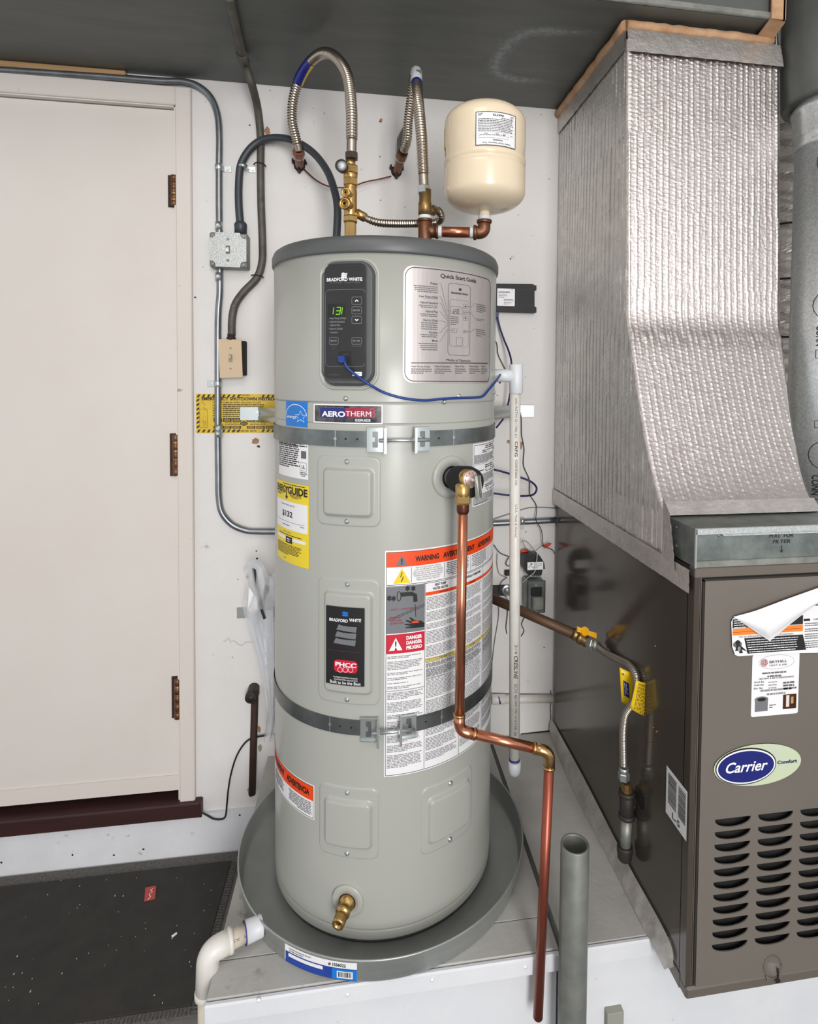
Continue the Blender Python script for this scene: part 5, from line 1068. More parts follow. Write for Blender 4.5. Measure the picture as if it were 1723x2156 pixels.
MB().cyl((et.x, YE, et.z+.001), (et.x, YE, et.z+.011), .0150, seg=20, bev=.001).build('thread_tape', 'teflon', xt)
MB().lathe((ex_, YE, zt-.004), AX, [(0, .024), (.008, .022), (.012, .014)], 28).build('valve_cap', 'badgeblue', xt)
ES = CylS(ex_, YE, RX); d = Deco(ES, .0008); (u0, v1), (u1, v0) = d.uv((1002, 240)), d.uv((1085, 303)); v1 = d.uv((1043, 235))[1]; v0 = d.uv((1043, 307))[1]
d.rectuv('paper', u0, v1, u1, v0); d.rruv_line('ink', u0+.001, v1-.001, u1-.001, v0+.001, .0004, .0016, 1); w_, h_ = u1-u0, v1-v0
def UD(t, cx_, cy_, wd, h, b=0): d.textuv('ink', t, u0+w_*(cx_+wd/2), v1-h_*cy_, w_*wd, h_*h, 2, b, 0, 180)   # the tank hangs upside down, and so does its label
UD('WATTS', .53, .07, .27, .055, .04); UD('Potable Water Expansion Tank', .5, .90, .68, .042, .01); UD('WARNING', .52, .81, .24, .045, .02)
for t, x in (('150', .24), ('50', .5), ('20', .68), ('PLT-5', .86)): UD(t, x, .63, .07, .04)
d.strokeuv('inkgrey', [(u0+w_*.08, v1-h_*.6), (u0+w_*.78, v1-h_*.6), (u0+w_*.78, v1-h_*.77), (u0+w_*.08, v1-h_*.77)], .0005, 2, True); d.strokeuv('inkgrey', [(u0+w_*.08, v1-h_*.70), (u0+w_*.78, v1-h_*.70)], .0004, 2)
d.greekuv('inkgrey', u0+w_*.06, v1-h_*.2, u1-w_*.06, v1-h_*.58, 8, last=1, wl=.008); d.greekuv('inkgrey', u0+w_*.6, v1-h_*.15, u1-w_*.06, v1-h_*.2, 1, last=1); d.greekuv('inkgrey', u0+w_*.06, v1-h_*.04, u0+w_*.2, v1-h_*.13, 2); d.greekuv('inkgrey', u1-w_*.16, v1-h_*.06, u1-w_*.06, v1-h_*.15, 2)
d.greekuv('inkgrey', u0+w_*.1, v1-h_*.66, u0+w_*.76, v1-h_*.69, 1, last=1); d.build('tank_label', xt, 'white label printed upside down')
d = Deco(ES, .0008); uy = ES.uv(937, 300)[0]; d.rectuv('yellow', uy-.02, cz(275), uy+.0015, cz(332)); d.build('side_label', xt, 'yellow label at the left rim')
# ================================================================== CONDUITS AND SWITCHES ON THE WALL
YC = YW-.014
em = thing('metal_conduit', 'long bright steel conduit running over the door and down the wall', 'conduit', onY(461, 1100, YW))
cpts = [(-60, 143, YC), (200, 160, YC), (330, 170, YC), (385, 172, YC), (418, 182, YC), (444, 205, YC), (458, 240, YC), (462, 285, YC), (461.5, 350, YC), (461.5, 420, YC), (462, 478, YC), (462, 494, YC)]
MB().tube(pcurve(cpts, 10), .0098, 20).build('upper_run', 'conduit', em)
cp2 = [(463, 558, YC), (463, 615, YC), (460, 655, YC), (459, 700, YC), (459, 760, YC), (459, 900, YC), (460, 1000, YC), (461, 1045, YC), (467, 1078, YC), (487, 1103, YC), (515, 1116, YC), (545, 1119, YC), (640, 1119, YC)]
MB().tube(pcurve(cp2, 10), .0096, 20).build('lower_run', 'conduit', em)
for py, s_ in ((352, 1), (808, -1)):
    a = onY(461 if s_ > 0 else 459, py, YC); o = MB().lathe(a-Vector((0, 0, .009)), AX, [(0, .0105), (.002, .0118), (.016, .0118), (.018, .0105)], 20).build('pipe_strap', 'zinc', em)
    MB().box((a.x+s_*.009, YW-.003, a.z-.009), (a.x+s_*.034, YW-.001, a.z+.009), .0005).cyl((a.x+s_*.024, YW-.002, a.z), (a.x+s_*.024, YW-.007, a.z), .0045, seg=12).build('strap_ear', 'zinc', o)
for py in (476, 583, 902, 912):
    a = onY(461, py, YC); MB().lathe(a-Vector((0, 0, .012)), AX, [(0, .0112), (.024, .0112)], 20).cyl(a+Vector((0, -.009, 0)), a+Vector((0, -.016, 0)), .0042, seg=10).build('coupling', 'zinc', em)
bo = thing('metal_switch_box', 'square galvanised box with toggle switch and four corner screws', 'switch', onY(481, 566, YW))
a = onY(441, 488, YW-.045); b = onY(517, 565, YW-.045); MB().box((a.x, YW-.045, b.z), (b.x+.006, YW, a.z), .004).build('box', 'galv_mid', bo)
oo = MB(); x0, x1, z0, z1 = a.x+.001, b.x+.004, b.z+.001, a.z-.001; c_ = .018
ol = [(x0+c_, z1), (x1-c_, z1), (x1-c_+.002, z1-c_*.6), (x1-c_*.6, z1-c_+.002), (x1, z1-c_), (x1, z0+c_), (x1-c_*.6, z0+c_-.002), (x1-c_+.002, z0+c_*.6), (x1-c_, z0), (x0+c_, z0), (x0+c_-.002, z0+c_*.6), (x0+c_*.6, z0+c_-.002), (x0, z0+c_), (x0, z1-c_), (x0+c_*.6, z1-c_+.002), (x0+c_-.002, z1-c_*.6)]
oo.prism([Vector((x, YW-.052, z)) for x, z in ol][::-1], (0, .006, 0)).build('cover_plate', 'plate', bo)
xm, zm = (x0+x1)/2, (z0+z1)/2
for x, z in ((x0+.009, z0+.009), (x1-.009, z0+.009), (x0+.009, z1-.009), (x1-.009, z1-.009)): MB().cyl((x, YW-.044, z), (x, YW-.0485, z), .0055, seg=14, bev=.001).cyl((x, YW-.0485, z), (x, YW-.049, z), .002, seg=8).build('corner_screw', 'strap_steel', bo)
for z in (zm-.031, zm+.031): MB().cyl((xm, YW-.052, z), (xm, YW-.0545, z), .0038, seg=12, bev=.001).build('plate_screw', 'galv_mid', bo)
MB().box((xm-.006, YW-.0525, zm-.012), (xm+.006, YW-.051, zm+.012)).build('toggle_frame', 'inkgrey', bo); MB().prism([Vector((xm-.004, YW-.052, zm+.008)), Vector((xm-.004, YW-.064, zm+.001)), Vector((xm-.004, YW-.062, zm-.007)), Vector((xm-.004, YW-.052, zm-.008))], (.008, 0, 0)).build('toggle', 'white', bo)
bf = thing('black_flexible_conduit', 'thick black flexible conduit arching from the metal box to the heater lid', 'conduit', onY(505, 490, YW))
MB().tube(pcurve([(506, 470, YW-.025), (503, 430, YW-.025), (503, 385, YW-.022), (508, 345, YW-.022), (528, 312, YW-.024), (555, 294, YW-.03), (590, 290, YW-.05), (625, 299, YW-.09), (660, 322, YW-.14), (688, 358, YW-.2), (704, 400, YW-.26), (711, 440, YW-.29), (709, 500, YW-.31), (708, 545, YW-.315)], 12), lambda t: .0112-.0012*t, 22).build('conduit_body', 'flexblack', bf)
a = onY(507, 493, YW-.025); MB().lathe(a-Vector((0, 0, .0)), AX, [(0, .0175), (.018, .0175), (.024, .0185), (.03, .0178), (.036, .014)], 24).build('conduit_fitting', 'flexblack', bf)
a = onY(512, 349, YW-.022); o = MB().lathe(a-Vector((.003, 0, .006)), Vector((.35, 0, 1)), [(0, .0135), (.012, .0135)], 20).build('pipe_strap', 'zinc', bf); MB().box((a.x+.011, YW-.004, a.z-.012), (a.x+.032, YW-.001, a.z+.004)).cyl((a.x+.025, YW-.004, a.z-.004), (a.x+.025, YW-.008, a.z-.004), .004, seg=10).build('strap_ear', 'zinc', o)
oc = thing('old_grey_conduit', 'weathered grey conduit bending down the wall to the beige switch', 'conduit', onY(487, 712, YW))
zc_ = ZD-.016
top = [Vector((onZ(482, -8, zc_).x, onZ(482, -8, zc_).y, zc_)), Vector((onZ(500, 70, zc_).x, onZ(500, 70, zc_).y, zc_)), Vector((onZ(514, 128, zc_).x, onZ(514, 128, zc_).y, zc_))]
MB().tube(curve(top+pp((531, 180, 1.78), (543, 230, 1.85), (549, 290, YW-.016), (549, 350, YW-.015), (550, 430, YW-.015), (553, 510, YW-.015), (552, 552, YW-.015), (541, 585, YW-.015), (514, 614, YW-.017), (496, 640, YW-.02), (489, 670, YW-.022), (488, 706, YW-.024)), 10), .0112, 20).build('conduit_body', 'old_conduit', oc)
MB().tube([top[2]-Vector((0, .035, 0)), top[2]+Vector((0, .004, -.001))], .0145, 20).build('coupling', 'old_conduit', oc)
MB().lathe(onY(487, 716, YW-.024), AX, [(0, .013), (.008, .013), (.01, .0105), (.018, .0115)], 16).build('connector', 'rust', oc)
for px, py in ((548, 346), (543, 581)): a = onY(px, py, YW-.015); MB().tube(curve([a+Vector((-.021, .012, .003)), a+Vector((-.008, -.012, .001)), a+Vector((.010, -.012, -.001)), a+Vector((.016, .006, -.003))], 6), .0018, 6).build('wire_clip', 'rust', oc)
bs = thing('beige_light_switch', 'beige switch plate with toggle, slightly crooked beside the conduit', 'switch', onY(487, 795, YW))
a = onY(459, 714, YW-.03); b = onY(508, 795, YW-.03); MB().box((a.x+.014, YW-.03, b.z+.006), (b.x+.012, YW, a.z-.004), .002).build('box', 'gap', bs)
pl_ = MB().prism([onY(459.5, 714, YW-.036), onY(508, 715, YW-.036), onY(511, 794, YW-.036), onY(463, 796, YW-.036)][::-1], (0, .006, 0)).build('wall_plate', 'beige', bs); xm, zm = onY(485.5, 754, YW-.036).x, onY(485.5, 754, YW-.036).z
MB().box((xm-.0055, YW-.037, zm-.0125), (xm+.0055, YW-.0358, zm+.0125)).build('toggle_frame', 'putty', bs); MB().prism([Vector((xm-.0035, YW-.036, zm+.009)), Vector((xm-.0035, YW-.05, zm+.008)), Vector((xm-.0035, YW-.048, zm+.0)), Vector((xm-.0035, YW-.036, zm-.008))], (.007, 0, 0)).build('toggle', 'beige', bs)
for py in (733, 776): a = onY(485.5, py, YW-.036); MB().cyl(a, a+Vector((0, -.0015, 0)), .0032, seg=12, bev=.0005).build('plate_screw', 'putty', bs)
# shutdown notice
d = Deco(WALL, .0012); (u0, v1), (u1, v0) = d.uv((413, 829)), d.uv((600, 911)); d.rectuv('caution_yellow', u0, v1, u1, v0)
s_ = .0105; x = u0+.002
while x < u1-s_:
    if not (u0+.13 < x < u0+.185):
        for y_, sg in ((v1-.011, 1), (v0+.002, 1)): d.polyuv('ink', [(x, y_), (x+.006, y_), (x+.011, y_+.009), (x+.005, y_+.009)][::-1], 1)
    x += .0145
y_ = v0+.014
while y_ < v1-.018: d.polyuv('ink', [(u0+.0015, y_), (u0+.0095, y_+.005), (u0+.0095, y_+.011), (u0+.0015, y_+.006)][::-1], 1); y_ += .0135
d.text('ink', 'EMERGENCY SHUTDOWN INSTRUCTIONS', (425, 842.5), 612, 6.3, 2, .04); d.text('ink', 'UPDATED', (503, 833.5), 526, 3, 2, .02); d.text('ink', 'TO STOP DAMAGE WHEN LEAKAGE OCCURS:', (447, 848.8), 550, 3.2, 2, .01)
d.greek('ink', (470, 850), (560, 883), 8, wl=.012, last=.7); d.greek('inkgrey', (448, 851), (458, 883), 6)
for y_ in (882, 896.5):
    for x in (450, 470, 490, 520, 540, 560): d.rect('ink', (x, y_), (x+18, y_+6), 2); d.greek('caution_yellow', (x+2, y_+.8), (x+16, y_+5.2), 3, L=3, last=1, wl=.006)
for a in ((474, 889), (527, 889)): d.greek('ink', a, (a[0]+34, a[1]+6), 2, last=1, wl=.012)
d.ell('ink', (506, 887), (522, 896), 3); d.greek('caution_yellow', (508, 889.5), (520, 894), 2, last=1, L=4, wl=.006); d.rline('ink', (421, 861), (437, 900), .001, .0006, 2); d.stroke('ink', [(424, 846), (433, 852), (428, 858), (436, 862), (430, 866)], .0008, 2); d.stroke('ink', [(428, 885), (432, 896), (434, 886)], .0012, 2); d.text('ink', 'WATER  HEATER  FACTS', (488, 909), 540, 3.6, 2, .02)
nt = d.mb['caution_yellow'].build('shutdown_notice', 'caution_yellow'); tag(nt, 'yellow shutdown instructions sign with striped border behind the conduit', 'sign')
for k in d.order[1:]: o = d.mb[k].build('lettering', k, nt); o['kind'] = 'stuff'
MB().box((u0, YW-.0009, v0), (u1, YW-.0001, v1)).build('sign_sheet', 'caution_yellow', nt)
# horizontal conduit right of the tank and a grey cable above it
o = MB().tube(pcurve([(640, 1119, YC), (900, 1108, YC), (1040, 1102, YC), (1172, 1095, YC)], 8), .0098, 18).build('metal_conduit', 'conduit'); tag(o, 'horizontal steel conduit crossing the wall right of the heater', 'conduit')
a = onY(1100, 1097, YC); MB().lathe(a-Vector((.008, 0, 0)), (1, 0, 0), [(0, .0118), (.014, .0118)], 16).box((a.x-.006, YW-.004, a.z-.03), (a.x+.008, YW-.001, a.z-.008)).build('pipe_strap', 'zinc', o)
o = MB().tube(pcurve([(1038, 1094, YW-.01), (1070, 1083, YW-.006), (1110, 1070, YW-.004), (1140, 1068, YW-.004), (1172, 1070, YW-.004)], 8), .0016, 8).build('grey_cable', 'wiregrey'); tag(o, 'thin grey cable above the horizontal conduit on the wall', 'cable')
# white horizontal drain pipe low on the wall
wp = thing('wall_pipe', 'short white painted pipe low on the wall behind the upright pipe', 'pipe', onY(1100, 1480, YW))
a = onY(1035, 1472, YW-.016); b = onY(1163, 1471, YW-.016); MB().cyl(a, b, .0135, seg=24).build('pipe', 'pvc', wp); MB().cyl(a, a.lerp(b, .22), .0165, seg=24, bev=.001).build('coupling', 'pvc', wp)
q = Deco(WallS(YW-.0325), .0006); q.poly('primer', [(1050, 1466), (1052, 1483), (1056, 1481), (1053, 1473), (1052, 1467)]); q.build_sub(wp, 'primer_mark')
d = Deco(WALL, .0004); d.stroke('gap', [(1035, 1459), (1100, 1461), (1162, 1462)], .002); d.stroke('gap', [(1097, 1546), (1157, 1539)], .006); d.stroke('inkgrey', [(1159, 1453), (1161, 1463), (1159, 1490), (1161, 1538)], .004); d.build_sub(wall, 'dark_joint')
# ================================================================== CONDENSATE LINE
cl = thing('condensate_pipe', 'upright white plastic pipe with printed lettering beside the heater', 'pipe', onY(1084, 1630, 1.42))
YP = 1.42; a = onY(1085, 824, YP); b = onY(1083.5, 1612, YP); MB().cyl(a, b, .0133, seg=28).build('pipe', 'pvc', cl)
c0 = onY(1087, 767, YP); c1 = onY(1087, 829, YP); MB().cyl(c0, c1, .0168, seg=28, bev=.0015).cyl(Vector((c0.x-.06, YP+.01, (c0.z+c1.z)/2+.008)), Vector((c0.x, YP, (c0.z+c1.z)/2+.008)), .0158, seg=24).build('tee', 'pvc_white', cl)
b2 = onY(1083.5, 1601, YP); e = onY(1083.5, 1633, YP); MB().lathe(b2, e-b2, [(0, .0165), (.02, .0165), (.032, .014), (.038, .008), (.040, .001)], 28).build('end_cap', 'pvc_white', cl); MB().lathe(b2+Vector((0, 0, .002)), AX, [(-.001, .0140), (.004, .0140)], 28).build('primer_mark', 'primer', cl)
PS_ = CylS(a.x, YP, .0133)
for t, y0_, y1_, mt, h in (('ada ASTM D1785-21', 838, 920, 'inkgrey', .0052), ('CRFG', 928, 960, 'ink', .0065), ('0223B03F28005 1542', 966, 1020, 'inkgrey', .0052), ('U.S.A. Made & Owned', 1060, 1128, 'inkgrey', .005), ('3/4', 1352, 1372, 'inkgrey', .0065), ('CRESLINE', 1376, 1424, 'ink', .0085), ('SCH 40', 1434, 1466, 'inkgrey', .0075), ('480 PSI WATER @ 73F', 1468, 1560, 'inkgrey', .005)):
    d = Deco(PS_, .0004); cx_ = onY(1085, (y0_+y1_)/2, YP).x; PS_.x = a.x+(b.x-a.x)*((y0_-824)/788); z0, z1 = onY(1085, y1_, YP).z, onY(1085, y0_, YP).z
    d.textuv(mt, t, -.001-h/2+.001, z1, z1-z0, h, 1, .015 if mt == 'ink' else 0, .2 if t == 'CRESLINE' else 0, -90); d.build_sub(cl)
# ================================================================== NETWORK MODULE AND CABLES
mo = thing('black_network_module', 'black plastic network module with white label on the wall', 'electronics box', onY(1085, 656, YW))
YM = YW-.03; P4 = [(1034, 597), (1124, 598), (1124, 600), (1130, 601), (1130, 611), (1126, 613), (1126, 645), (1130, 647), (1130, 658), (1034, 655)]
MB().prism([onY(x, y, YM) for x, y in P4], (0, .03, 0)).build('case', 'blackplastic', mo)
d = Deco(WallS(YM), .0006); d.rrect('white', (1047.5, 607), (1084, 645), .003); d.text('inkgrey', 'connect', (1049.5, 616), 1074, 3.6, 2, .04)
for k in range(3): d.ring('inklight', (1073-k, 609.5-k*1.1), (1079+k*.6, 616), .0005, 2, 10, .2, 1.7)
d.greek('inklight', (1050, 617.5), (1070, 628), 3, wl=.01, fill=.35); d.greek('inkgrey', (1061, 629), (1082, 635), 2, wl=.01, fill=.4, last=1); d.greek('inkgrey', (1061, 636), (1079, 642), 2, wl=.01, fill=.4); d.build('module_label', mo, 'white label')
d = Deco(WallS(YM), .0006); d.rline('black', (1089, 609.5), (1123, 645), .003, .0018, 1); d.build_sub(mo, 'lid_groove')
p = onY(1046, 657, YW-.016); MB().box((p.x-.006, YW-.022, p.z-.02), (p.x+.006, YW-.008, p.z+.003), .002).build('cable_plug', 'cable_navy', mo)
bc = thing('blue_network_cable', 'bright blue network cable hanging across the heater front from the control panel', 'cable', onY(724, 757, 1.2))
cs = []
for px, py, n in ((724, 757, .02), (731, 773, .02), (745, 786, .016), (764, 800, .018), (784, 813, .014), (806, 825, .006), (832, 834, .0055), (860, 840, .0055), (895, 843, .0055), (930, 840, .0055), (965, 838, .006), (1000, 837, .006), (1017, 834, .007), (1030, 820, .008), (1044, 803, .011)):
    u, v = TANK.uv(px, py); r = CylS(TX, TY, TR); k = r.pt(u, v, n); w = ray(px, py); t = None; rr = CylS(TX, TY, TR+n); uu, vv = rr.uv(px, py); cs.append(rr.pt(uu, vv, 0))
cs += pp((1052, 792, 1.40), (1056, 786, 1.44), (1054, 795, 1.49), (1053, 806, 1.53))
MB().tube(curve(cs, 10), .0027, 12).build('cable', 'cable_blue', bc)
MB().prism([PANEL.pt(*PANEL.uv(x, y), .004) for x, y in ((719, 750), (732, 750), (733, 762), (726, 765), (720, 762))], PANEL.pt(-.1, 1.6, .014)-PANEL.pt(-.1, 1.6, 0)).build('cable_plug', 'cable_blue', bc)
o = MB().tube(pcurve([(1047, 664, YW-.016), (1053, 690, YW-.02), (1062, 716, YW-.03), (1071, 738, YW-.05), (1077, 762, YW-.07), (1078, 800, YW-.07), (1074, 830, YW-.06), (1069, 855, YW-.05), (1062, 878, YW-.05), (1046, 900, YW-.1)], 8), .003, 10).build('network_cable', 'cable_navy'); tag(o, 'navy cable dropping from the black module behind the upright pipe', 'cable')
o = MB().tube(pcurve([(1012, 982, 1.89), (1034, 987, 1.84), (1058, 993, 1.83), (1090, 1003, 1.84), (1118, 1014, 1.83), (1130, 1027, 1.84), (1125, 1040, 1.83), (1108, 1044, 1.8), (1075, 1043, 1.83), (1034, 1038, 1.84), (1012, 1036, 1.89)], 8), .0033, 10).build('network_cable', 'cable_navy'); tag(o, 'navy cable loop sticking out from behind the heater at mid height', 'cable')
for L_, mt, lab, r in (([(1040, 712, YW-.01), (1047, 725, YW-.008), (1049, 745, YW-.008), (1058, 765, YW-.008), (1068, 785, YW-.008), (1080, 810, YW-.008), (1092, 850, YW-.008), (1098, 880, YW-.008), (1099, 915, YW-.008), (1104, 945, YW-.008), (1103, 980, YW-.008), (1115, 1010, YW-.008), (1116, 1040, YW-.008), (1130, 1065, YW-.01), (1129, 1095, YW-.024), (1140, 1115, YW-.02), (1144, 1148, YW-.02)], 'wire', 'thin black wire wandering down the wall right of the upright pipe', .0014),
    ([(1144, 1150, YW-.02), (1155, 1154, YW-.02), (1164, 1158, YW-.02), (1169, 1166, YW-.02)], 'wire', 'short black wire beside the red wire nut', .0013),
    ([(1100, 1138, YW-.03), (1108, 1154, YW-.035), (1121, 1162, YW-.04), (1126, 1160, YW-.04), (1112, 1142, YW-.03), (1100, 1138, YW-.03)], 'wiregrey', 'looped grey wire above the black transformer', .0012),
    ([(1126, 1161, YW-.04), (1140, 1150, YW-.03), (1144, 1149, YW-.02)], 'wiregrey', 'short grey wire joining the loop to the wire nut', .0012),
    ([(1132, 1164, YW-.07), (1130, 1185, YW-.075), (1126, 1204, YW-.075), (1112, 1216, YW-.06), (1100, 1228, YW-.03)], 'offwhite', 'pale wire crossing in front of the black transformer', .0011),
    ([(1040, 1147, YW-.02), (1052, 1163, YW-.015), (1066, 1170, YW-.012), (1072, 1172, YW-.012), (1066, 1185, YW-.012), (1070, 1192, YW-.012), (1080, 1188, YW-.012)], 'wire', 'dark wire emerging behind the heater above the gas pipe', .0014),
    ([(1048, 1165, YW-.012), (1047, 1185, YW-.01), (1052, 1208, YW-.01), (1068, 1216, YW-.01)], 'wiregrey', 'grey wire left of the upright pipe', .001),
    ([(1068, 1216, YW-.01), (1056, 1226, YW-.01), (1053, 1246, YW-.02), (1068, 1260, YW-.02), (1069, 1290, YW-.01), (1066, 1320, YW-.006), (1068, 1335, YW-.006)], 'wire', 'black wire hanging past the gas pipe', .0012),
    ([(1050, 1270, YW-.01), (1050, 1300, YW-.006), (1042, 1350, YW-.006), (1036, 1400, YW-.006)], 'wiregrey', 'grey wire hanging down to the left of the upright pipe', .0011),
    ([(1105, 1298, YW-.006), (1099, 1315, YW-.006), (1104, 1328, YW-.006), (1098, 1340, YW-.006)], 'wire', 'frayed black wire end below the gas pipe', .0012)):
    o = MB().tube(pcurve(L_, 6), r, 8).build('loose_wire', mt); tag(o, lab, 'wire')
for a, b, lab in (((1146, 1152), (1161, 1144), 'red wire nut to the right of the transformer'), ((1112, 1158), (1096, 1162), 'red wire nut just right of the upright pipe')):
    p, q = onY(*a, YW-.022), onY(*b, YW-.022); o = MB().lathe(p, q-p, [(0, .0052), ((q-p).length*.7, .0045), ((q-p).length, .002)], 12).build('wire_nut', 'rednut'); tag(o, lab, 'wire nut')
# transformer and outlet
tr = thing('transformer', 'black transformer with white label above the metal outlet box', 'transformer', onY(1122, 1216, YW))
a = onY(1103, 1172, YW-.06); b = onY(1148, 1198, YW-.06)
MB().prism([onY(x, y, YW-.058) for x, y in ((1104, 1176), (1108, 1168), (1137, 1170), (1146, 1184), (1148, 1198), (1112, 1199), (1108, 1205), (1103, 1195))], (0, .05, 0)).build('core', 'black', tr)
MB().prism([onY(x, y, YW-.05) for x, y in ((1110, 1198), (1143, 1198), (1141, 1210), (1134, 1216), (1116, 1214), (1110, 1208))], (0, .04, 0)).build('coil', 'blackplastic', tr)
for k in range(5): p = onY(1118+k*4.2, 1213, YW-.052); MB().box((p.x-.002, YW-.056, p.z-.002), (p.x+.002, YW-.05, p.z+.003)).build('terminal', 'zinc', tr)
d = Deco(WallS(YW-.0585), .0006); d.rect('white', (1111, 1184), (1144, 1199)); d.stroke('ink', [(1113, 1195), (1120, 1187), (1118, 1193), (1132, 1196)], .0014, 1); d.poly('ink', [(1115, 1187), (1122, 1186), (1120, 1189)], 1); d.greek('inklight', (1128, 1186), (1142, 1194), 3, wl=.006); d.build('transformer_label', tr, 'white label')
oy = YW-.055; ob_ = thing('outlet_box', 'dented steel outlet box with black socket and lower cover', 'outlet', onY(1128, 1290, YW))
a, b = onY(1110, 1223, oy), onY(1147, 1289, oy); MB().box((a.x-.002, oy, b.z), (b.x, YW-.001, a.z), .006).build('box', 'galv_mid', ob_); MB().box((a.x+.001, oy-.004, b.z-.001), (b.x+.001, oy, a.z+.001), .003).build('cover', 'strap_steel', ob_)
c, e = onY(1118, 1237, oy-.004), onY(1141, 1253, oy-.004); MB().box((c.x, oy-.007, e.z), (e.x, oy-.003, c.z), .002).build('socket', 'black', ob_)
c, e = onY(1122, 1258, oy-.02), onY(1146, 1284, oy-.02); MB().box((c.x, oy-.022, e.z), (e.x, oy-.003, c.z), .003).build('switch_cover', 'galv_mid', ob_)
for py in (1232, 1287): p = onY(1129, py, oy-.004); MB().cyl(p, p+Vector((0, -.002, 0)), .003, seg=12, bev=.0006).build('screw', 'zinc', ob_)
gb = thing('wall_anchor', 'dark plate and round washer on the wall above the gas pipe', 'anchor', onY(1055, 1250, YW))
a, b = onY(1034, 1232, YW), onY(1078, 1252, YW); MB().box((a.x, YW-.006, b.z), (b.x, YW-.001, a.z)).build('plate', 'iron', gb); p = onY(1068, 1242, YW-.007); MB().lathe(p, (0, -1, 0), [(0, .018), (.002, .018), (.003, .014), (.003, .008), (.007, .008), (.008, .004)], 24).build('washer', 'zinc', gb)
p = onY(1069, 1206, YW-.012); o = MB().box((p.x-.009, p.y-.006, p.z-.009), (p.x+.009, p.y+.006, p.z+.009), .002).build('cable_connector', 'black'); tag(o, 'small black cable connector left of the upright pipe', 'connector')
# ================================================================== GAS LINE
gp = thing('gas_pipe', 'brown iron gas pipe with yellow lever valve coming from behind the heater', 'gas pipe', onY(1225, 1345, 1.5))
a, b = onY(1000, 1244, 1.76), onY(1212, 1336, 1.52); MB().cyl(a, b, .0142, seg=24).build('pipe', 'bronze_brown', gp)
c = onY(1240, 1354, 1.495); dd_ = (c-b).normalized(); L_ = (c-b).length
MB().lathe(b-dd_*.004, dd_, [(0, .0165), (.008, .0165), (.01, .0145), (L_*.35, .0145), (L_*.37, .0175), (L_*.6, .0175), (L_*.62, .015), (L_, .015)], 20).build('valve_body', 'brass_dull', gp)
h = b+dd_*L_*.5; MB().cyl(h+Vector((0, -.004, .012)), h+Vector((0, -.014, .026)), .0085, seg=16).build('valve_stem', 'valve_yellow', gp)
hn_ = h+Vector((0, -.013, .026)); k = Vector((.88, -.1, -.32)).normalized(); w_ = Vector((0, -.6, .5)).normalized()*.0
m = MB()
for s_, l_ in ((-1, .022), (1, .034)): 
    q0 = hn_+k*s_*.003; q1 = hn_+k*s_*l_; n = Vector((0, 0, 1)); m.prism([q0-n*.006, q1-n*.0075, q1+n*.0075, q0+n*.006], (0, -.007, .002))
m.cyl(hn_+Vector((0, .002, -.006)), hn_+Vector((0, -.009, .006)), .011, seg=16); m.build('lever', 'valve_yellow', gp)
gf = thing('gas_connector', 'ribbed grey flexible gas connector curving down beside the furnace', 'hose', onY(1315, 1640, 1.28))
q = pcurve([(1243, 1355, 1.49), (1256, 1360, 1.47), (1280, 1377, 1.42), (1310, 1392, 1.35), (1328, 1402, 1.30), (1338, 1418, 1.27), (1341, 1440, 1.26), (1338, 1468, 1.26), (1327, 1490, 1.265), (1317, 1508, 1.27), (1313, 1540, 1.275), (1313, 1580, 1.275), (1314, 1626, 1.275)], 12)
MB().tube(q[8:-4], .0088, 18, corr=(.0036, .06)).build('flexible_tube', 'hose_end', gf)
dd_ = (q[8]-q[0]).normalized(); MB().hexa(q[0]-dd_*.004, q[0]+dd_*.014, .0175).cyl(q[0]+dd_*.012, q[0]+dd_*.028, .0125, seg=20).build('flare_nut', 'zinc', gf)
e = q[-1]; MB().hexa(e+Vector((0, 0, .0)), e+Vector((0, 0, -.018)), .0135).cyl(e+Vector((0, 0, .012)), e, .0105, seg=20).build('flare_nut', 'zinc', gf)
tg = thing('warning_tag', 'yellow folded warning tag on the flexible gas connector', 'tag', onY(1340, 1510, 1.25))
def quad(a, b, c, e, nu=10): 
    A_, B_, C_, D_ = [onY(*t) for t in (a, b, c, e)]
    return lambda u, v: (A_*(1-u)+B_*u)*(1-v)+(D_*(1-u)+C_*u)*v+Vector((0, -.004*math.sin(PI*u), 0))
MB().grid(10, 6, quad((1305, 1405, 1.29), (1352, 1425, 1.285), (1352, 1502, 1.285), (1309, 1477, 1.29))).build('back_leaf', 'tag_yellow', tg, solid=.0008)
fg = quad((1340, 1432, 1.235), (1364, 1438, 1.24), (1364, 1510, 1.24), (1327, 1492, 1.24)); MB().grid(10, 6, fg).build('front_leaf', 'tag_yellow', tg, solid=.0008)
MB().grid(6, 6, quad((1337, 1402, 1.295), (1364, 1438, 1.24), (1364, 1500, 1.24), (1342, 1470, 1.295))).build('folded_side', 'tag_yellow', tg, solid=.0008)
class QS(Surf):
    curved = False
    def __init__(s, f, sg=1): s.f = f
    def pt(s, u, v, n=0): return s.f(u, 1-v)+Vector((0, -n-.0008, 0))
d = Deco(QS(fg), .0005)
for k in range(9):
    x = .18+.08*k
    y_ = .95
    while y_ > .08: l_ = rnd.uniform(.05, .13); d.polyuv('brass_dull', [(x, y_), (x+.035, y_), (x+.035, y_-l_), (x, y_-l_)], 0); y_ -= l_+.03
d.build_sub(tg, 'lettering')
d = Deco(QS(quad((1305, 1405, 1.29), (1352, 1425, 1.285), (1352, 1502, 1.285), (1309, 1477, 1.29))), .0005); d.polyuv('navy', [(.12, .68), (.36, .66), (.36, .24), (.12, .24)]); 
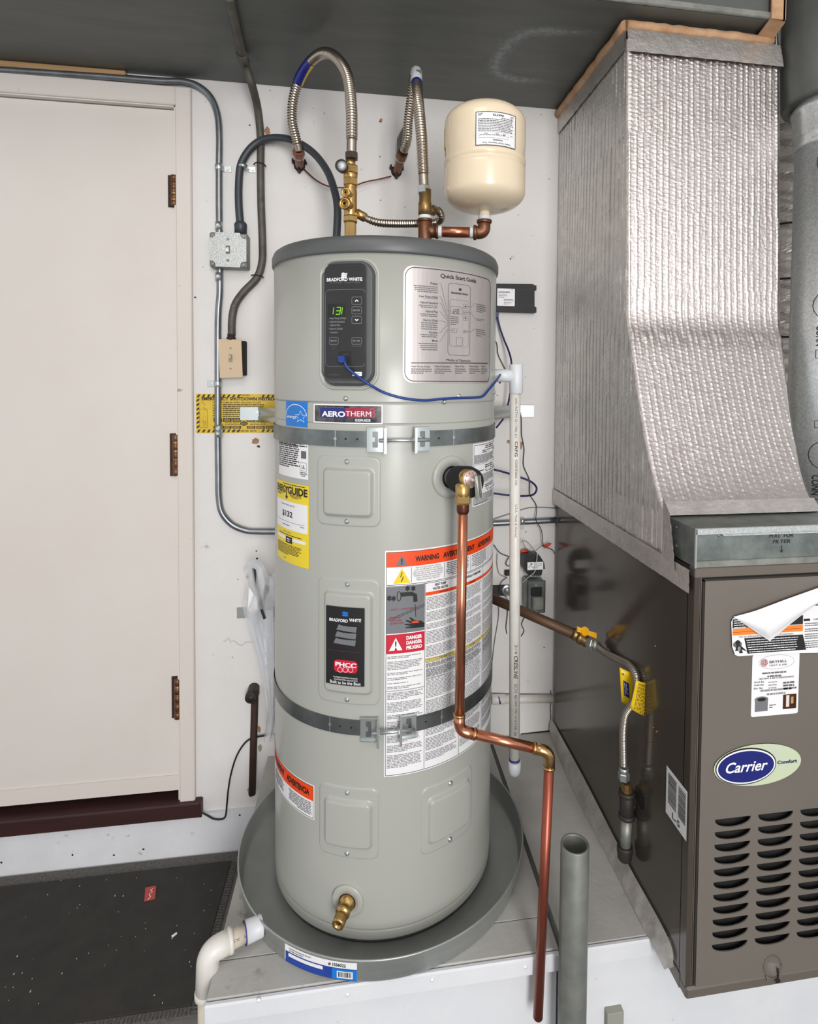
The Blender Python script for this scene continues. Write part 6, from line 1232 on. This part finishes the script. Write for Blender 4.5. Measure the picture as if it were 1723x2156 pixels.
for a in (((.17, .62), (.17, .48), (.3, .48)), ((.17, .44), (.17, .28)), ((.24, .44), (.24, .36), (.31, .36)), ((.24, .62), (.24, .52))): d.strokeuv('offwhite', list(a), .02, 2)
d.polyuv('brass_dull', [(.09, .86), (.13, .9), (.17, .87), (.15, .82), (.1, .82)], 1); d.build_sub(tg, 'printed_mark')
gt = thing('gas_tee', 'black iron tee with drip leg and cap beside the furnace side', 'pipe fitting', onY(1316, 1812, 1.275))
YG = 1.275; t0 = onY(1320, 1665, YG); t1 = onY(1320, 1722, YG); tc_ = onY(1322, 1688, YG)
MB().cyl(t0, t1, .0165, seg=24, bev=.002).cyl(t0, t0+Vector((0, 0, -.011)), .0195, seg=24, bev=.002).cyl(t1, t1+Vector((0, 0, .011)), .0195, seg=24, bev=.002).cyl(tc_, Vector((FX-.018, YG+.006, tc_.z)), .0155, seg=24).cyl(Vector((FX-.024, YG+.006, tc_.z)), Vector((FX-.012, YG+.006, tc_.z)), .0185, seg=24, bev=.002).build('tee', 'iron', gt)
MB().cyl(Vector((FX-.014, YG+.006, tc_.z)), Vector((FX+.0, YG+.006, tc_.z)), .0125, seg=20).build('branch_nipple', 'rust', gt)
MB().lathe(t0+Vector((0, 0, -.001)), AX, [(0, .0135), (.008, .0135), (.009, .011), (.02, .011)], 8, sm=False).build('adapter', 'brass_dull', gt)
l1 = onY(1316, 1790, YG); MB().cyl(t1, l1, .0128, seg=24).build('drip_leg', 'galv_mid', gt); MB().lathe(l1+Vector((0, 0, .012)), (0, 0, -1), [(0, .0175), (.004, .0185), (.014, .0185), (.02, .0165), (.03, .0165), (.036, .012), (.038, .001)], 24).build('pipe_cap', 'iron', gt)
# ================================================================== STEEL POST, BAG, OLD PIPE, CORD
yb_ = 1.112; tp_ = onY(1211, 1776, yb_); rb_ = .0288
po = thing('steel_post', 'open topped grey steel pipe standing upright in front of the platforms', 'pipe', (tp_.x, yb_, 0))
MB().lathe((tp_.x, yb_, 0), AX, [(0, rb_), (tp_.z-.002, rb_), (tp_.z, rb_-.001), (tp_.z, rb_-.004), (tp_.z-.003, rb_-.005), (tp_.z-.4, rb_-.005)], 48, cap=False).build('tube', 'steelpipe', po); MB().lathe((tp_.x, yb_, tp_.z-.39), AX, [(0, rb_-.005), (.001, 0)], 32).build('inner_floor', 'interior', po)
bg = thing('document_bag', 'crumpled clear plastic bag of manuals hanging left of the heater', 'plastic bag', onY(575, 1560, 1.78))
OL = [(1195, 512, 584), (1215, 517, 584), (1245, 520, 584), (1280, 511, 585), (1300, 516, 585), (1340, 527, 585), (1380, 541, 585), (1420, 551, 585), (1460, 558, 585), (1500, 563, 584), (1540, 558, 580), (1562, 555, 574)]
def bagf(u, v):
    t = v*(len(OL)-1); k = min(int(t), len(OL)-2); f = t-k; y = OL[k][0]*(1-f)+OL[k+1][0]*f; l = OL[k][1]*(1-f)+OL[k+1][1]*f; r = OL[k][2]*(1-f)+OL[k+1][2]*f
    dep = 1.76+.012*math.sin(u*9+v*7)+.016*math.sin(u*3.1+v*13)+.01*(hn(u*9, v*11)-.5)-.035*math.sin(PI*u)*(1-v)
    return onY(l+(r-l)*u, y-(14*math.sin(u*6) if v < .08 else 0)*(1-v/.08 if v < .08 else 0), dep)
bgo = MB().grid(26, 48, bagf).build('front_film', 'bag', bg)
MB().grid(20, 30, lambda u, v: bagf(u, v)+Vector((.0, .04+.01*math.sin(8*v+u*5), -.01))).build('back_film', 'bag', bg)
def sheet(P_, mt, nm, dy): MB().prism([onY(x, y, 1.735+dy) for x, y in P_], (0, .004, 0)).build(nm, mt, bg)
sheet([(524, 1235), (540, 1260), (545, 1285), (538, 1288), (522, 1286)], 'paper', 'manual', .0); sheet([(532, 1197), (538, 1200), (554, 1276), (549, 1280), (541, 1262)], 'ink', 'manual', .004); sheet([(530, 1198), (533, 1197), (546, 1275), (543, 1276)], 'inklight', 'manual', .002)
sheet([(556, 1236), (562, 1233), (568, 1242), (560, 1262), (556, 1268)], 'photo_grey', 'manual', .004); sheet([(548, 1285), (553, 1283), (560, 1302), (555, 1305)], 'ink', 'manual', -.03); sheet([(519, 1286), (534, 1288), (575, 1285), (578, 1400), (560, 1450), (535, 1360)], 'pvc_white', 'manual', .035)
op = thing('rusty_pipe', 'rusty upright iron pipe with a grey cap left of the heater', 'pipe', onY(535, 1665, YW-.02))
a, b = onY(537, 1462, YW-.022), onY(531, 1672, YW-.022); MB().cyl(a, b, .0108, seg=16).build('pipe', 'rust', op)
p = onY(535, 1452, YW); MB().lathe(p+Vector((0, .001, .006)), Vector((0, -1, -.16)), [(0, .017), (.03, .0165), (.034, .0185), (.05, .0185), (.052, .015), (.052, .008)], 20, cap=False).lathe(p+Vector((0, -.05, -.002)), (0, -1, -.16), [(0, .0165), (.001, 0)], 16).build('elbow_cap', 'iron', op); MB().box((a.x-.011, YW-.035, a.z-.01), (a.x+.011, YW-.003, a.z+.02), .003).build('elbow_body', 'iron', op)
d = Deco(WALL, .0005)
for x, y, a_, b_ in ((530, 1630, 6, 22), (528, 1666, 8, 12), (546, 1535, 4, 8), (548, 1575, 5, 9)): blob(d, 'drywall_paper' if y < 1560 else 'putty', x, y, a_, b_)
d.build_sub(wall, 'torn_patch')
cd = thing('power_cable', 'thin black cord looping down the wall and ending beside the threshold', 'cable', onY(450, 1725, YW))
MB().tube(pcurve([(620, 1546, YW-.03), (575, 1546, YW-.02), (556, 1549, YW-.014), (527, 1556, YW-.007), (510, 1572, YW-.007), (496, 1598, YW-.007), (486, 1632, YW-.007), (481, 1662, YW-.016), (478, 1692, YW-.016), (475, 1718, YW-.018), (466, 1725, YW-.018), (450, 1724, YW-.018), (435, 1716, YW-.018), (420, 1708, YW-.018)], 8), .0026, 10).build('cord', 'black', cd)
p = onY(423, 1714, YW-.016); MB().box((p.x-.004, p.y-.003, p.z-.008), (p.x+.003, p.y+.003, p.z+.006)).build('cord_clip', 'black', cd)
